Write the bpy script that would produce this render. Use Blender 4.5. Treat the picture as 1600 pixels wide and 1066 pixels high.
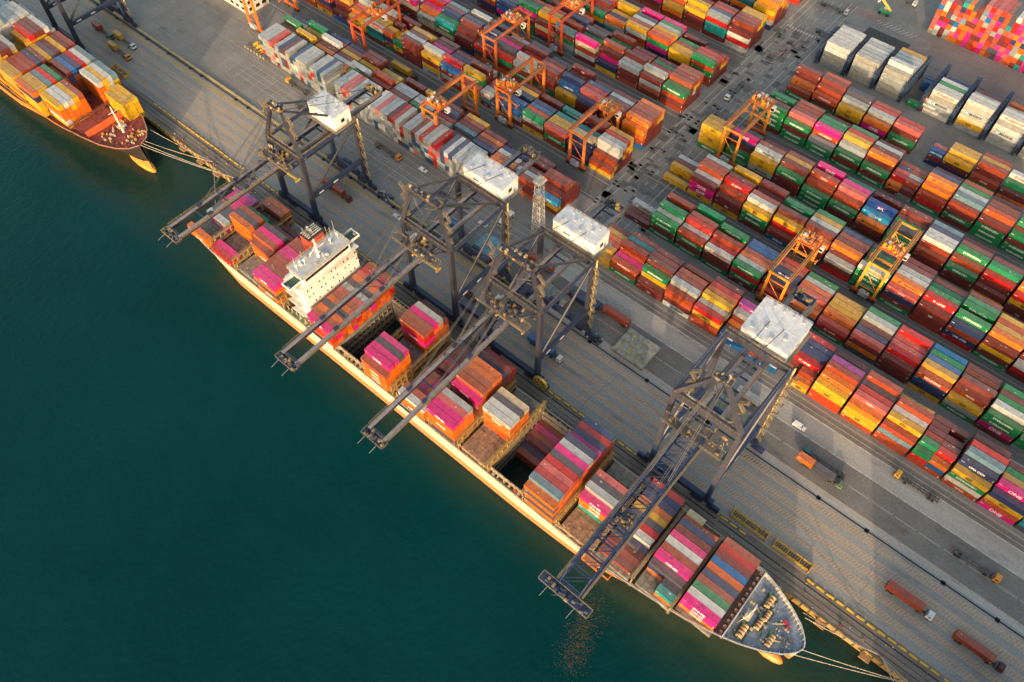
import bpy, math, random
from mathutils import Vector, Matrix
for o in list(bpy.data.objects): bpy.data.objects.remove(o)
S = bpy.context.scene
R = math.radians
rnd = random.Random(7)

# ------------------------------------------------------------------ camera
CA, CD, CR, CF, CH = -0.7198, 0.9991, -0.0147, 1244.0, 260.5
_f = Vector((math.sin(CA)*math.cos(CD), math.cos(CA)*math.cos(CD), -math.sin(CD)))
_r = Vector((math.cos(CA), -math.sin(CA), 0)); _u = _r.cross(_f)
RI = _r*math.cos(CR)+_u*math.sin(CR); UP = _u*math.cos(CR)-_r*math.sin(CR); FW = _f
CP = Vector((0, 0, CH))
cam = bpy.data.cameras.new('camera'); co = bpy.data.objects.new('camera', cam)
S.collection.objects.link(co)
mw = Matrix((( RI.x, UP.x, -FW.x, 0), (RI.y, UP.y, -FW.y, 0), (RI.z, UP.z, -FW.z, CH), (0, 0, 0, 1)))
co.matrix_world = mw
cam.sensor_width = 36; cam.lens = CF/1600*36; cam.clip_start = 1; cam.clip_end = 5000
S.camera = co
def proj(x, y, z):
    v = Vector((x, y, z))-CP; d = v.dot(FW)
    return 800+CF*v.dot(RI)/d, 533-CF*v.dot(UP)/d

# ------------------------------------------------------------------ sky, sun, exposure
SUN_EL, SUN_AZ = 12.5, 28.0           # height; azimuth of the shadows from +Y towards -X
sd = Vector((math.sin(R(SUN_AZ))*math.cos(R(SUN_EL)), -math.cos(R(SUN_AZ))*math.cos(R(SUN_EL)), math.sin(R(SUN_EL))))
W = bpy.data.worlds.new('World'); S.world = W; W.use_nodes = True
nt = W.node_tree; bg = nt.nodes['Background']
sky = nt.nodes.new('ShaderNodeTexSky'); sky.sky_type = 'NISHITA'; sky.sun_disc = False
sky.sun_elevation = R(SUN_EL); sky.sun_rotation = math.atan2(sd.x, sd.y)
sky.air_density = 1.0; sky.dust_density = 2.5; sky.ozone_density = 1.0
hz = nt.nodes.new('ShaderNodeMix'); hz.data_type = 'RGBA'; hz.blend_type = 'MULTIPLY'; hz.inputs[0].default_value = 1; hz.inputs[7].default_value = (1.16, 1.0, .80, 1)   # warm evening haze over the whole sky
nt.links.new(sky.outputs[0], hz.inputs[6]); nt.links.new(hz.outputs[2], bg.inputs[0]); bg.inputs[1].default_value = 0.15
sl = bpy.data.lights.new('sun', 'SUN'); sl.energy = 2.2; sl.angle = R(0.6); sl.color = (.66, .47, .285)
so = bpy.data.objects.new('sun', sl); S.collection.objects.link(so)
so.rotation_euler = (-sd).to_track_quat('-Z', 'Y').to_euler(); so.location = sd*600
S.view_settings.view_transform = 'Standard'; S.view_settings.look = 'None'
S.view_settings.exposure = 1.8; S.view_settings.gamma = 1
S.render.resolution_x, S.render.resolution_y = 1024, 682

# ------------------------------------------------------------------ mesh builder
class MB:
    def __init__(s): s.v, s.f, s.c, s.m = [], [], [], []
    def poly(s, pts, col, mi=0):
        n = len(s.v); s.v += [tuple(p) for p in pts]; s.f.append(tuple(range(n, n+len(pts)))); s.c.append(col); s.m.append(mi)
    def add(s, vs, fs, col, mi=0):
        n = len(s.v); s.v += [tuple(p) for p in vs]
        for f in fs: s.f.append(tuple(i+n for i in f)); s.c.append(col); s.m.append(mi)
    def box(s, x0, x1, y0, y1, z0, z1, col, mi=0, skip=''):
        V = [(x0,y0,z0),(x1,y0,z0),(x1,y1,z0),(x0,y1,z0),(x0,y0,z1),(x1,y0,z1),(x1,y1,z1),(x0,y1,z1)]
        F = dict(b=(3,2,1,0), t=(4,5,6,7), s=(0,1,5,4), e=(1,2,6,5), n=(2,3,7,6), w=(3,0,4,7))
        s.add(V, [F[k] for k in F if k not in skip], col, mi)
    def beam(s, p, q, w, h=None, col=(.1,.1,.1), mi=0, w2=None, h2=None):
        p, q = Vector(p), Vector(q); h = h or w; w2 = w2 or w; h2 = h2 or h
        d = (q-p).normalized(); a = Vector((0,0,1)) if abs(d.z) < .95 else Vector((0,1,0))
        x = d.cross(a).normalized(); y = x.cross(d)
        V = []
        for c, ww, hh in ((p,w,h),(q,w2,h2)):
            for i, j in ((-1,-1),(1,-1),(1,1),(-1,1)): V.append(c+x*(i*ww/2)+y*(j*hh/2))
        s.add(V, [(0,1,5,4),(1,2,6,5),(2,3,7,6),(3,0,4,7),(3,2,1,0),(4,5,6,7)], col, mi)
    def tube(s, p, q, r, col, n=6, mi=0, r2=None, cap=True):
        p, q = Vector(p), Vector(q); r2 = r if r2 is None else r2
        d = (q-p).normalized(); a = Vector((0,0,1)) if abs(d.z) < .95 else Vector((0,1,0))
        x = d.cross(a).normalized(); y = x.cross(d); V = []
        for c, rr in ((p,r),(q,r2)):
            for i in range(n):
                t = 2*math.pi*i/n; V.append(c+x*(rr*math.cos(t))+y*(rr*math.sin(t)))
        F = [(i,(i+1)%n,n+(i+1)%n,n+i) for i in range(n)]
        if cap: F += [tuple(range(n-1,-1,-1)), tuple(range(n,2*n))]
        s.add(V, F, col, mi)
    def path(s, pts, r, col, n=6, mi=0):
        for a, b in zip(pts, pts[1:]): s.tube(a, b, r, col, n, mi)
    def rail(s, pts, h, col, step=2.0, r=.05):       # handrail with posts along a path
        for a, b in zip(pts, pts[1:]):
            a, b = Vector(a), Vector(b); L = (b-a).length; k = max(1, int(L/step))
            for hh in (h, h*.5): s.beam(a+Vector((0,0,hh)), b+Vector((0,0,hh)), r*1.1, None, col)
            for i in range(k+1):
                c = a+(b-a)*(i/k); s.beam(c, c+Vector((0,0,h)), r*1.1, None, col)
    def sphere(s, c, r, col, n=8, mi=0, sz=1):
        V, F = [], []
        for j in range(n//2+1):
            t = math.pi*j/(n//2)
            for i in range(n):
                a = 2*math.pi*i/n; V.append((c[0]+r*math.sin(t)*math.cos(a), c[1]+r*math.sin(t)*math.sin(a), c[2]+sz*r*math.cos(t)))
        for j in range(n//2):
            for i in range(n): F.append((j*n+i, (j+1)*n+i, (j+1)*n+(i+1)%n, j*n+(i+1)%n))
        s.add(V, F, col, mi)
    def text(s, txt, o, h, col, ux=(1,0,0), uy=(0,0,1), w=None, align='c', mi=0, nz=None):
        vs, fs, tw = glyphs(txt)
        ux, uy, o = Vector(ux), Vector(uy), Vector(o); sy = h; sx = h if w is None else w/tw
        off = -tw*sx/2 if align == 'c' else 0
        s.add([o+ux*(x*sx+off)+uy*(y*sy) for x, y in vs], fs, col, mi)
    def build(s, name, mat, parent=None, loc=None, smooth=False):
        me = bpy.data.meshes.new(name); o = bpy.data.objects.new(name, me); S.collection.objects.link(o)
        L = Vector(loc) if loc is not None else (Vector(root_loc[parent.name]) if parent else Vector((0,0,0)))
        me.from_pydata([(v[0]-L.x, v[1]-L.y, v[2]-L.z) for v in s.v], [], s.f)
        mats = mat if isinstance(mat, (list, tuple)) else [mat]
        for m in mats: me.materials.append(m)
        if len(mats) > 1: me.polygons.foreach_set('material_index', s.m)
        at = me.color_attributes.new('paint', 'FLOAT_COLOR', 'CORNER')
        buf = []
        for f, c in zip(s.f, s.c): buf += [c[0], c[1], c[2], 1.0]*len(f)
        at.data.foreach_set('color', buf)
        if smooth: me.polygons.foreach_set('use_smooth', [True]*len(s.f))
        if parent:
            o.parent = parent
            if loc is not None: o.location = L-Vector(root_loc[parent.name])
            root_loc[o.name] = tuple(L)
        else: o.location = L; root_loc[o.name] = tuple(L)
        return o
root_loc = {}
def thing(name, label, cat, loc, group=None):
    o = bpy.data.objects.new(name, None); S.collection.objects.link(o); o.location = loc
    o.empty_display_size = 1; root_loc[o.name] = tuple(loc)
    return tag(o, label, cat, group)
def tag(o, label=None, cat=None, group=None, kind=None):
    if label: o['label'] = label
    if cat: o['category'] = cat
    if group: o['group'] = group
    if kind: o['kind'] = kind
    return o
_gl = {}
def glyphs(txt):
    if txt not in _gl:
        cu = bpy.data.curves.new('t', 'FONT'); cu.body = txt; cu.resolution_u = 2; cu.fill_mode = 'FRONT'; cu.offset = .022
        cu.space_line = .8; cu.align_x = 'CENTER' if '\n' in txt else 'LEFT'
        ob = bpy.data.objects.new('t', cu); S.collection.objects.link(ob)
        dg = bpy.context.evaluated_depsgraph_get(); dg.update(); ev = ob.evaluated_get(dg); me = ev.to_mesh()
        xs = [v.co.x for v in me.vertices]; ys = [v.co.y for v in me.vertices]; x0, y0 = min(xs), min(ys); hh = max(ys)-y0
        _gl[txt] = ([((v.co.x-x0)/hh, (v.co.y-y0)/hh) for v in me.vertices], [tuple(p.vertices) for p in me.polygons], (max(xs)-x0)/hh)
        ev.to_mesh_clear(); bpy.data.objects.remove(ob); bpy.data.curves.remove(cu)
    return _gl[txt]

# ------------------------------------------------------------------ materials
def mat(name, rough=.6, metal=0, spec=.5):
    m = bpy.data.materials.new(name); m.use_nodes = True; n = m.node_tree.nodes; b = n['Principled BSDF']
    b.inputs['Roughness'].default_value = rough; b.inputs['Metallic'].default_value = metal
    b.inputs['Specular IOR Level'].default_value = spec
    return m, n, m.node_tree.links, b
def N(n, t, **k):
    x = n.new(t)
    for a, v in k.items(): setattr(x, a, v)
    return x
def ramp(n, l, src, p0, c0, p1, c1):
    r = n.new('ShaderNodeValToRGB'); e = r.color_ramp.elements
    e[0].position, e[0].color = p0, c0; e[1].position, e[1].color = p1, c1
    l.new(src, r.inputs[0]); return r
def noise(n, l, pos, scale, detail=4, rough=.6, sc3=None):
    t = n.new('ShaderNodeTexNoise'); t.inputs['Scale'].default_value = scale; t.inputs['Detail'].default_value = detail
    t.inputs['Roughness'].default_value = rough
    if sc3:
        mp = n.new('ShaderNodeMapping'); mp.inputs['Scale'].default_value = sc3; l.new(pos, mp.inputs[0]); pos = mp.outputs[0]
    l.new(pos, t.inputs['Vector']); return t.outputs['Fac']
def mixc(n, l, f, a, b, mode='MIX'):
    m = n.new('ShaderNodeMix'); m.data_type = 'RGBA'; m.blend_type = mode
    for s, v in ((m.inputs[0], f), (m.inputs[6], a), (m.inputs[7], b)):
        if hasattr(v, 'is_linked'): l.new(v, s)
        elif isinstance(v, (int, float)): s.default_value = v
        else: s.default_value = (*v[:3], 1)
    return m.outputs[2]
def paint_mat(name, rough, dirt=.35, rust=0., metal=0, streak=False):
    m, n, l, b = mat(name, rough, metal)
    at = N(n, 'ShaderNodeAttribute', attribute_name='paint'); g = n.new('ShaderNodeNewGeometry')
    f = noise(n, l, g.outputs['Position'], .55, 5, .65, (1,1,3) if streak else None)
    r = ramp(n, l, f, .35, (1-dirt,)*3+(1,), .62, (1,1,1,1))
    c = mixc(n, l, 1.0, at.outputs['Color'], r.outputs[0], 'MULTIPLY')
    if rust:
        f2 = noise(n, l, g.outputs['Position'], 1.3, 6, .7); r2 = ramp(n, l, f2, .58, (0,0,0,1), .68, (rust,)*3+(1,))
        c = mixc(n, l, r2.outputs[0], c, (.13,.05,.025))
    l.new(c, b.inputs['Base Color'])
    return m
M_cont = paint_mat('container_paint', .5, .3, .25)
M_steel = paint_mat('painted_steel', .5, .3, .15)
M_veh = paint_mat('vehicle_paint', .35, .15)
M_hull = paint_mat('ship_plate', .5, .25, .75, streak=True)
M_deck = paint_mat('ship_deck_plate', .75, .5, .7)
M_white = paint_mat('white_enamel', .45, .22, .12)
M_letter = paint_mat('lettering_paint', .6, .1)
def glass_mat():
    m, n, l, b = mat('window_glass', .12, 0, .6); b.inputs['Base Color'].default_value = (.02,.025,.03,1); return m
M_glass = glass_mat()
def rubber():
    m, n, l, b = mat('rubber', .85); b.inputs['Base Color'].default_value = (.015,.015,.016,1); return m
M_rub = rubber()
def ground(name, c1, c2, scale=.08, streak=(1,1,1), bump=.0, joints=None):
    m, n, l, b = mat(name, .85, 0, .3); g = n.new('ShaderNodeNewGeometry'); P = g.outputs['Position']
    f = noise(n, l, P, scale, 6, .62, streak); r = ramp(n, l, f, .3, (*c1,1), .7, (*c2,1)); c = r.outputs[0]
    f2 = noise(n, l, P, 1.1, 5, .7); r2 = ramp(n, l, f2, .3, (.72,)*3+(1,), .7, (1.1,)*3+(1,)); c = mixc(n, l, 1.0, c, r2.outputs[0], 'MULTIPLY')
    f3 = noise(n, l, P, .22, 4, .6, (.25,1,1)); r3 = ramp(n, l, f3, .58, (1,1,1,1), .75, (.6,.58,.56,1)); c = mixc(n, l, 1.0, c, r3.outputs[0], 'MULTIPLY')
    if joints:
        bt = n.new('ShaderNodeTexBrick'); bt.offset = 0; l.new(P, bt.inputs['Vector'])
        bt.inputs['Scale'].default_value = 1; bt.inputs['Brick Width'].default_value = joints[0]; bt.inputs['Row Height'].default_value = joints[1]
        bt.inputs['Mortar Size'].default_value = joints[2]; bt.inputs['Color1'].default_value = (1,1,1,1); bt.inputs['Color2'].default_value = (.9,.9,.9,1); bt.inputs['Mortar'].default_value = (.55,.55,.55,1)
        c = mixc(n, l, 1.0, c, bt.outputs[0], 'MULTIPLY')
    l.new(c, b.inputs['Base Color']); return m
G_yard = ground('yard_asphalt', (.16,.159,.154), (.25,.244,.232), .03, joints=(9,6,.06))
G_apron = ground('apron_asphalt', (.185,.187,.182), (.275,.274,.264), .05, (.25,1,1))
G_quay = ground('quay_edge_concrete', (.12,.103,.088), (.22,.19,.165), .3, (.15,1,1))
G_dark = ground('dark_asphalt', (.125,.121,.116), (.175,.17,.163), .1)
G_conc = ground('concrete_road', (.23,.232,.226), (.36,.355,.34), .12, (.12,1,1))
G_kerb = ground('pale_kerb', (.25,.252,.246), (.34,.337,.325), .1, (.3,1,1))
G_rust = ground('runway_concrete', (.10,.085,.075), (.15,.13,.115), .2, (.1,1,1))
G_lane = ground('stack_lane', (.085,.084,.084), (.155,.152,.147), .12, (.2,1,1))
def lines_mat(name, col, wear=.55):
    m, n, l, b = mat(name, .8, 0, .3); g = n.new('ShaderNodeNewGeometry')
    f = noise(n, l, g.outputs['Position'], 1.6, 5, .75); r = ramp(n, l, f, .38, tuple(x*wear for x in col)+(1,), .6, (*col,1))
    l.new(r.outputs[0], b.inputs['Base Color']); return m
L_white = lines_mat('white_road_paint', (.55,.55,.52)); L_beige = lines_mat('beige_road_paint', (.44,.31,.20), .6)
L_yellow = lines_mat('yellow_road_paint', (.55,.36,.05)); L_black = lines_mat('rail_slot', (.02,.022,.03), .7); L_pink = lines_mat('red_road_paint', (.30,.12,.11), .5)
def water_mat():
    m, n, l, b = mat('sea_water', .09, 0, .14); g = n.new('ShaderNodeNewGeometry'); P = g.outputs['Position']
    f = noise(n, l, P, .012, 4, .6); r = ramp(n, l, f, .3, (.0,.022,.0245,1), .7, (.0,.031,.0345,1)); c = r.outputs[0]
    # silt stirred up along the quay side
    sx = n.new('ShaderNodeSeparateXYZ'); l.new(P, sx.inputs[0])
    mr = n.new('ShaderNodeMapRange'); mr.inputs[1].default_value = 60; mr.inputs[2].default_value = 82; l.new(sx.outputs[1], mr.inputs[0])
    f2 = noise(n, l, P, .05, 5, .65); mm = N(n, 'ShaderNodeMath', operation='MULTIPLY'); l.new(mr.outputs[0], mm.inputs[0]); l.new(f2, mm.inputs[1])
    c = mixc(n, l, mm.outputs[0], c, (.024,.036,.016)); l.new(c, b.inputs['Base Color'])
    w1 = noise(n, l, P, .55, 4, .6, (1,.6,1)); w2 = noise(n, l, P, .12, 3, .5)
    ad = N(n, 'ShaderNodeMath', operation='ADD'); l.new(w1, ad.inputs[0]); l.new(w2, ad.inputs[1])
    bp = n.new('ShaderNodeBump'); bp.inputs['Strength'].default_value = .5; bp.inputs['Distance'].default_value = .5
    l.new(ad.outputs[0], bp.inputs['Height']); l.new(bp.outputs[0], b.inputs['Normal']); return m
M_water = water_mat()

# ------------------------------------------------------------------ ground
def sheet(name, x0, x1, y0, y1, z, m, kind='structure', par=None):
    b = MB(); b.poly([(x0,y0,z),(x1,y0,z),(x1,y1,z),(x0,y1,z)], (.1,.1,.1)); o = b.build(name, m, par)
    if kind and not par: o['kind'] = kind
    return o
sheet('sea_water', -2500, 2500, -2500, 110.6, -3, M_water)
b = MB(); b.box(-2500, 2500, 110.5, 2600, -8, 0, (.1,.1,.1)); tag(b.build('yard_ground', G_yard), kind='structure')
XA, XB = -900, 500
b = MB(); b.box(XA, XB, 110.2, 118.9, -1.2, .012, (.1,.1,.1)); tag(b.build('quay_edge', G_quay), kind='structure')
sheet('apron', XA, XB, 118.9, 146.4, .006, G_apron)
sheet('kerb_strip', -135, XB, 146.4, 149.1, .008, G_kerb)
sheet('truck_road', -135, XB, 149.1, 163.2, .008, G_dark)
sheet('concrete_road', -125, XB, 163.2, 172.2, .008, G_conc)
sheet('crane_runway', -128, XB, 172.2, 175.6, .008, G_dark)
for y in (222.5, 279.3): sheet('stack_lane', -125, XB, y, y+12.6, .008, G_lane)
for y in (204.6, 261.0, 318.0): sheet('stack_lane', XA, -131, y, y+14, .008, G_lane)
# painted marks, one sheet per kind of mark
def marks(name, m, quads, z):
    b = MB()
    for q in quads: b.poly([(x, y, z) for x, y in q], (1,1,1))
    return tag(b.build(name, m), kind='structure')
def ln(x0, y0, x1, y1, w=.18):
    d = Vector((x1-x0, y1-y0)); d.normalize(); nx, ny = -d.y*w/2, d.x*w/2
    return [(x0+nx,y0+ny),(x0-nx,y0-ny),(x1-nx,y1-ny),(x1+nx,y1+ny)]
q = []
for a, c in ((141.3,143.9),(135.7,138.2),(131.7,133.9),(127.0,129.1),(122.2,124.4)): q.append([(XA,a),(XB,a),(XB,c),(XA,c)])
marks('worn_lane_bands', ground('worn_band', (.21,.19,.17), (.31,.28,.245), .3, (.2,1,1)), q, .012)
q = []
for a, c in ((141.3,143.9),(135.7,138.2),(131.7,133.9),(127.0,129.1),(122.2,124.4)):
    q += [ln(XA, a, XB, a, .2), ln(XA, c, XB, c, .2)]
    x = -440
    while x < 130:
        q.append(ln(x, a+.12, x+.9, c-.12, .33)); x += 1.12
q += [ln(-135, 148.9, XB, 148.9, .3), ln(XA, 119.3, XB, 119.3, .15)]
marks('lane_hatching', L_beige, q, .016)
q = [ln(XA, 145.4, XB, 145.4, .55)]
for x in range(-430, 140, 9): 
    if rnd.random() < .35: q.append(ln(x, 145.4, x+1.5, 145.4, 1.6))
q += [ln(XA, 116.2, XB, 116.2, .45), ln(XA, 112.4, XB, 112.4, .25), ln(XA, 114.2, XB, 114.2, .2)]
marks('crane_rail_slots', L_black, q, .022)
q = []
x = -120
while x < 130: q.append(ln(x, 156.1, x+7.6, 156.1, .6)); x += 8.6
marks('faded_lane_line', lines_mat('faded_white_paint', (.25,.25,.245), .7), q, .02)
q = []
for y in (163.4, 171.9):
    x = -120
    while x < 130: q.append(ln(x, y, x+5.2, y, .25)); x += 7
q += [ln(-122, 174.0, XB, 174.0, .16), ln(-122, 176.4, XB, 176.4, .16)]
for x in (-129.7, -126.6, -111.0, -107.6): q.append(ln(x, 196, x, 405, .22))
y = 180
while y < 400: q += [ln(-119, y, -119, y+4, .2), ln(-115, y+2, -115, y+6, .2), ln(-123, y, -123, y+3, .15)]; y += 9
for y in (217, 231.5, 274.5, 288.5): q += [ln(-100 if y > 220 and y < 280 else -100, y+1.5, XB, y+1.5, .16)]
for y in (206, 216.5, 262.5, 272.3, 319.5, 330): q.append(ln(XA, y, -131, y, .16))
for i in range(9):
    y = 158+i*3.1
    if y < 174: q.append(ln(-320, y, -140, y, .12))
for i in range(30): 
    x = -330+i*6.3; q.append(ln(x, 155, x, 165+rnd.random()*4, .10))
# zebra and pavement marks by the far cross roads
for i in range(12): q.append(ln(-128+i*1.6, 366, -128+i*1.6, 368, .5))
for i in range(10): q.append(ln(-95+i*2.2, 398, -92.8+i*2.2, 402, .3))
marks('white_markings', L_white, q, .02)
q = []
for i in range(26):
    x, y = -121+rnd.random()*8, 338+rnd.random()*24; q.append(ln(x, y, x, y+3+rnd.random()*3, .5))
for i in range(14):
    x = -112+i*1.6; q.append(ln(x, 398, x+.3, 404, .6))
marks('worn_red_markings', L_pink, q, .021)
q = []
for y in (203, 219, 232, 247, 261, 275, 289, 303, 318): q += [ln(-131, y, -104, y+.4, .2)]
for x in (-126, -121, -116): q.append(ln(x, 215, x, 330, .12))
for a in ((-165,395,-130,372),(-165,372,-130,395),(-130,372,-130,397),(-104,372,-60,398),(-118,372,-104,397)): q.append(ln(*a, .3))
for a in ((-342,172,-318,184),(-342,184,-318,172),(-342,172,-318,172),(-342,184,-318,184),(-330,172,-330,184)): q.append(ln(*a, .25))
marks('yellow_ground_lines', L_beige, q, .024)
# patched slabs, drain covers and tyre smears on the yard surface
b = MB()
for i in range(150):
    x, y = -134+rnd.random()*30, 180+rnd.random()*190
    w, h = 1+rnd.random()*4, 1+rnd.random()*4
    b.poly([(x,y,.028),(x+w,y,.028),(x+w,y+h,.028),(x,y+h,.028)], (1,1,1))
tag(b.build('slab_patches', ground('slab_patch', (.075,.075,.074), (.15,.15,.145), .5)), kind='structure')
b = MB()
for i in range(46):
    y = 196+rnd.choice((8,10,22,24,37,39,51,65,67,78,80,93,94,108,120,121)); x = -131+rnd.choice((0,2.5,6.5,9))+rnd.random()*.4
    b.poly([(x,y,.03),(x+1.6,y,.03),(x+1.6,y+1.1,.03),(x,y+1.1,.03)], (1,1,1))
tag(b.build('drain_covers', L_black), kind='structure')
q = []
x = 36.5
for x0, pts in ((36,[(0,145.2),(-1,141),(.6,140),(-.4,136),(1.2,135),(.7,131),(2.4,130.3),(1.7,125),(3.4,124),(2.8,119)]), (-69,[(0,146),(-.3,143),(-1,141),(-.8,136),(-2,134),(-2,129),(-3.2,127),(-3,119)])):
    for (a, c), (d, e) in zip(pts, pts[1:]): q.append(ln(x0+a, c, x0+d, e, .1))
marks('expansion_joints', lines_mat('joint_filler', (.06,.062,.065), .8), q, .026)
# ------------------------------------------------------------------ shipping containers
PAL = dict(M=(.135,.03,.026), m=(.16,.042,.036), B=(.27,.055,.03), b=(.30,.085,.05), R=(.42,.018,.016), r=(.44,.05,.04), H=(.42,.09,.04), P=(.50,.13,.12),
 O=(.62,.19,.035), o=(.55,.15,.04), Y=(.56,.34,.06), y=(.50,.31,.09), G=(.012,.20,.075), g=(.02,.21,.10), N=(.02,.035,.10), n=(.04,.065,.14), U=(.01,.10,.27),
 u=(.015,.13,.33), L=(.02,.28,.52), l=(.13,.22,.27), T=(.03,.25,.24), t=(.015,.10,.12), S=(.34,.365,.37), s=(.27,.29,.295), W=(.56,.54,.49), w=(.50,.50,.48), c=(.55,.46,.32),
 D=(.06,.062,.085), K=(.58,.02,.20), k=(.55,.06,.24), V=(.30,.06,.25), q=(.52,.075,.015), A=(.012,.06,.26), I=(.01,.075,.17), C=(.54,.49,.38), a=(.31,.31,.28), h=(.48,.04,.03), e=(.19,.21,.22))
def _deep(c):
    l_ = .3*c[0]+.59*c[1]+.11*c[2]; return tuple(max(.006, (l_+(v-l_)*1.2)*.84) for v in c)
PAL = {k: _deep(c) for k, c in PAL.items()}
CNAME = dict(M='maroon', m='dull maroon', B='rust brown', b='brown', R='deep red', r='red', H='orange brown', P='salmon pink', O='bright orange', o='orange', Y='mustard yellow', y='tan yellow', G='green', g='sea green',
 N='navy blue', n='slate blue', U='blue', u='mid blue', L='light blue', l='grey blue', T='teal', t='dark teal', S='silver grey', s='grey', W='white', w='off-white', c='cream', D='charcoal', K='magenta', k='pink', V='violet', q='orange red', A='royal blue', I='dark blue', C='pale cream', a='stone grey', h='crimson', e='pewter')
BASE = dict(G='EVERGREEN', S='MAERSK', K='ONE', H='HYUNDAI', I='ITALIA', W='HAMBURG SÜD', A='APL', Y='MSC', C='MAERSK', h='HAMBURG SÜD')
SOME = dict(O=('Hapag-Lloyd',.55), R=('K LINE',.3), U=('CMA CGM',.5), N=('CMA CGM',.2), M=('TEX',.12), B=('TRITON',.10), T=('CHINA SHIPPING',.25), t=('DEL MONTE',.0), L=('CNC LINE',.6), n=('COSCO',.15), s=('TEX',.2), g=('UNIGLORY',.2), P=('HMM',.15), w=('HAMBURG SÜD',.25), o=('HMM',.12), V=('PIL',.3))
WHITE = (.75,.75,.72)
LW, LH, LL, HF = 2.44, 2.70, 12.19, 6.06
def mixrgb(a, b, t): return tuple(x*(1-t)+y*t for x, y in zip(a, b))
conts = []      # every container of the scene
def stack_add(x, y, z0, tiers, place, row, bay, ori=0, half=None, hgt=LH):
    L = (LL if place != 'ship2' else 14.4) if half is None else HF
    for i, ch in enumerate(tiers):
        if ch == ' ': continue
        conts.append(dict(x=x, y=y, z=z0+i*hgt, L=L, ch=ch, tier=i, n=len(tiers), place=place, row=row, bay=bay, ori=ori, h=hgt-.06, half=half))
def bay_add(x, y0, z0, rows, place, bay, pitch=2.63, r0=0):
    for r, sx in enumerate(rows):
        y = y0+(r+r0)*pitch+rnd.uniform(-.05,.05)
        if '|' in sx:
            a, c = sx.split('|')
            stack_add(x, y, z0, a, place, r+r0, bay, half=0); stack_add(x+HF+.07, y, z0, c, place, r+r0, bay, half=1)
        else: stack_add(x+rnd.uniform(-.08,.08), y, z0, sx, place, r+r0, bay)
FILL = 'MMMMMMmmmBBBbbbYYyyGGGgSSsRrrHPOooNNnUuTWwKKDlc'
def rf(hmin, hmax): return ''.join(rnd.choice(FILL) for _ in range(rnd.randint(hmin, hmax)))
def fill_rows(rows, n=6, lo=3, hi=5):
    out = list(rows)
    while len(out) < n: out.append(rf(lo, hi))
    return out
BX = lambda k: -102.3+13*k
# right-hand blocks, bay by bay, rows from the quay inland, tiers from the ground up
Ia = {-1:['yy','yyy','rrr','mmo','mmy','mmm'],0:['GBH','MMk','MBB','MMBo','MMMT','MMMb'],1:['MM','DNYG','MMMm','MMMMM','MMMMm','MMm'],2:['SMHB','MMMBS','MMMMB','MMMMb','MMM','MMb'],
 3:['BBYR','MMMs','MMYtY','MMMMo','MMMMr','MMM'],4:['UU|UU','MM|M','MO|MM','MMMs','MMMV','MMMb'],5:['UB|UU','MU|N','BBO|Y','MMr','MMMb','MMM'],6:['|YO','|MMB','MMMR','MMMMN','MMMNN','MMMMr'],
 7:['qqYY','MMMMO','MMMMMB','MMMMMV','MMMMD','MMM'],8:['BYYO','MMMGP','MMMMr','MMMMD','MMMMMB','MMM'],9:['BBlB','MMMMY','MMMMw','MMMMMB','MMM','MMY'],
 10:['BRG|BUO','MMMg|MMMR','MMYB|MMMm','MMMM|MMMM','MMMM|MMM','MMMM|MMMm'],11:['BWGY','MMMNN','MMMMMl','MMMMMr','MMMM','MMM'],12:['KHYN','MMMMK','MMMMy','MMMMG','MMMMM','MMMs'],13:['DT','MMKK','MMMMs','MMMMG','MMMM','MMM']}
Ib = {-1:['M','M','SS','','',''],0:['GMGG','MMMs','MMg','MMg','MB','B'],1:['GMGB','MMMs','MMMr','MMMb','MMMG','MMg'],2:['GMMW','MMMR','MMB','MMb','MG','MG'],3:['MGRG','MMMs','MMMo','MMb','MU','U'],
 4:['sR','MMM','MGN','MMN','MMb','Mr'],5:['MUO|MUO','MMo','MMMP','MMMo','MMMs','MMG'],6:['GRP','MMMO','MMsY','MMMy','MMMy','MMy'],7:['DOMP','MMMn','MMMm','MMMs','MMMg','MMg'],
 8:['MMM','MMwR','MMMP','MMMp'.replace('p','P'),'MYR','MMR'],9:['YNNH','MMMMy','MMMMu','MMMG','MMUL','MML'],10:['GsY','MMYB','MMMm','MMMg','MMMH','MMb'],11:['MKGG','MMMMw','MMMGG','MMMM','MMG','MMG'],12:['sGG','MMMw','MMMM','MMMG','MMB','MM']}
IIa = {-1:['Y','','YY','MM','MS','M'],0:['YKKM','MMMw','MMMMH','MMMMH','MMMs','MMG'],1:['YMM','MYYB','MMMMR','MMMMM','MMMM','MSYY'],2:['MGGY','MMMMW','MMMMb','MMMG','MMM','MMMm'],3:['IM','MMRY','MMMMm','MMMB','MMMg','MMMg'],
 4:['NMM','MMMO','MMMMm','MMMMS','MMMMy','MMMMg'],5:['RMS','MMMMO','MMMMm','MMMMb','MMMMn','MMMO'],6:['gGGGC','MMMG','MMMG','MMMm','MMMG','MMGD'],7:['GMNP','MMMMO','MMMMw','MMMMs','MMMMm','MMM'],
 8:['BMMM','MMMMR','MMMMG','MMM','MMMg','MMBB'],9:['RNBN','MMMMG','MMMm','MMMGG','MMMg','MMYm'],10:['GMYM','MMMMO','MMMMy','MMMMH','MMYY','MMMb'],11:['MRw','MMMMR','MMMMy','MMMMH','MMM','MMY']}
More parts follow.
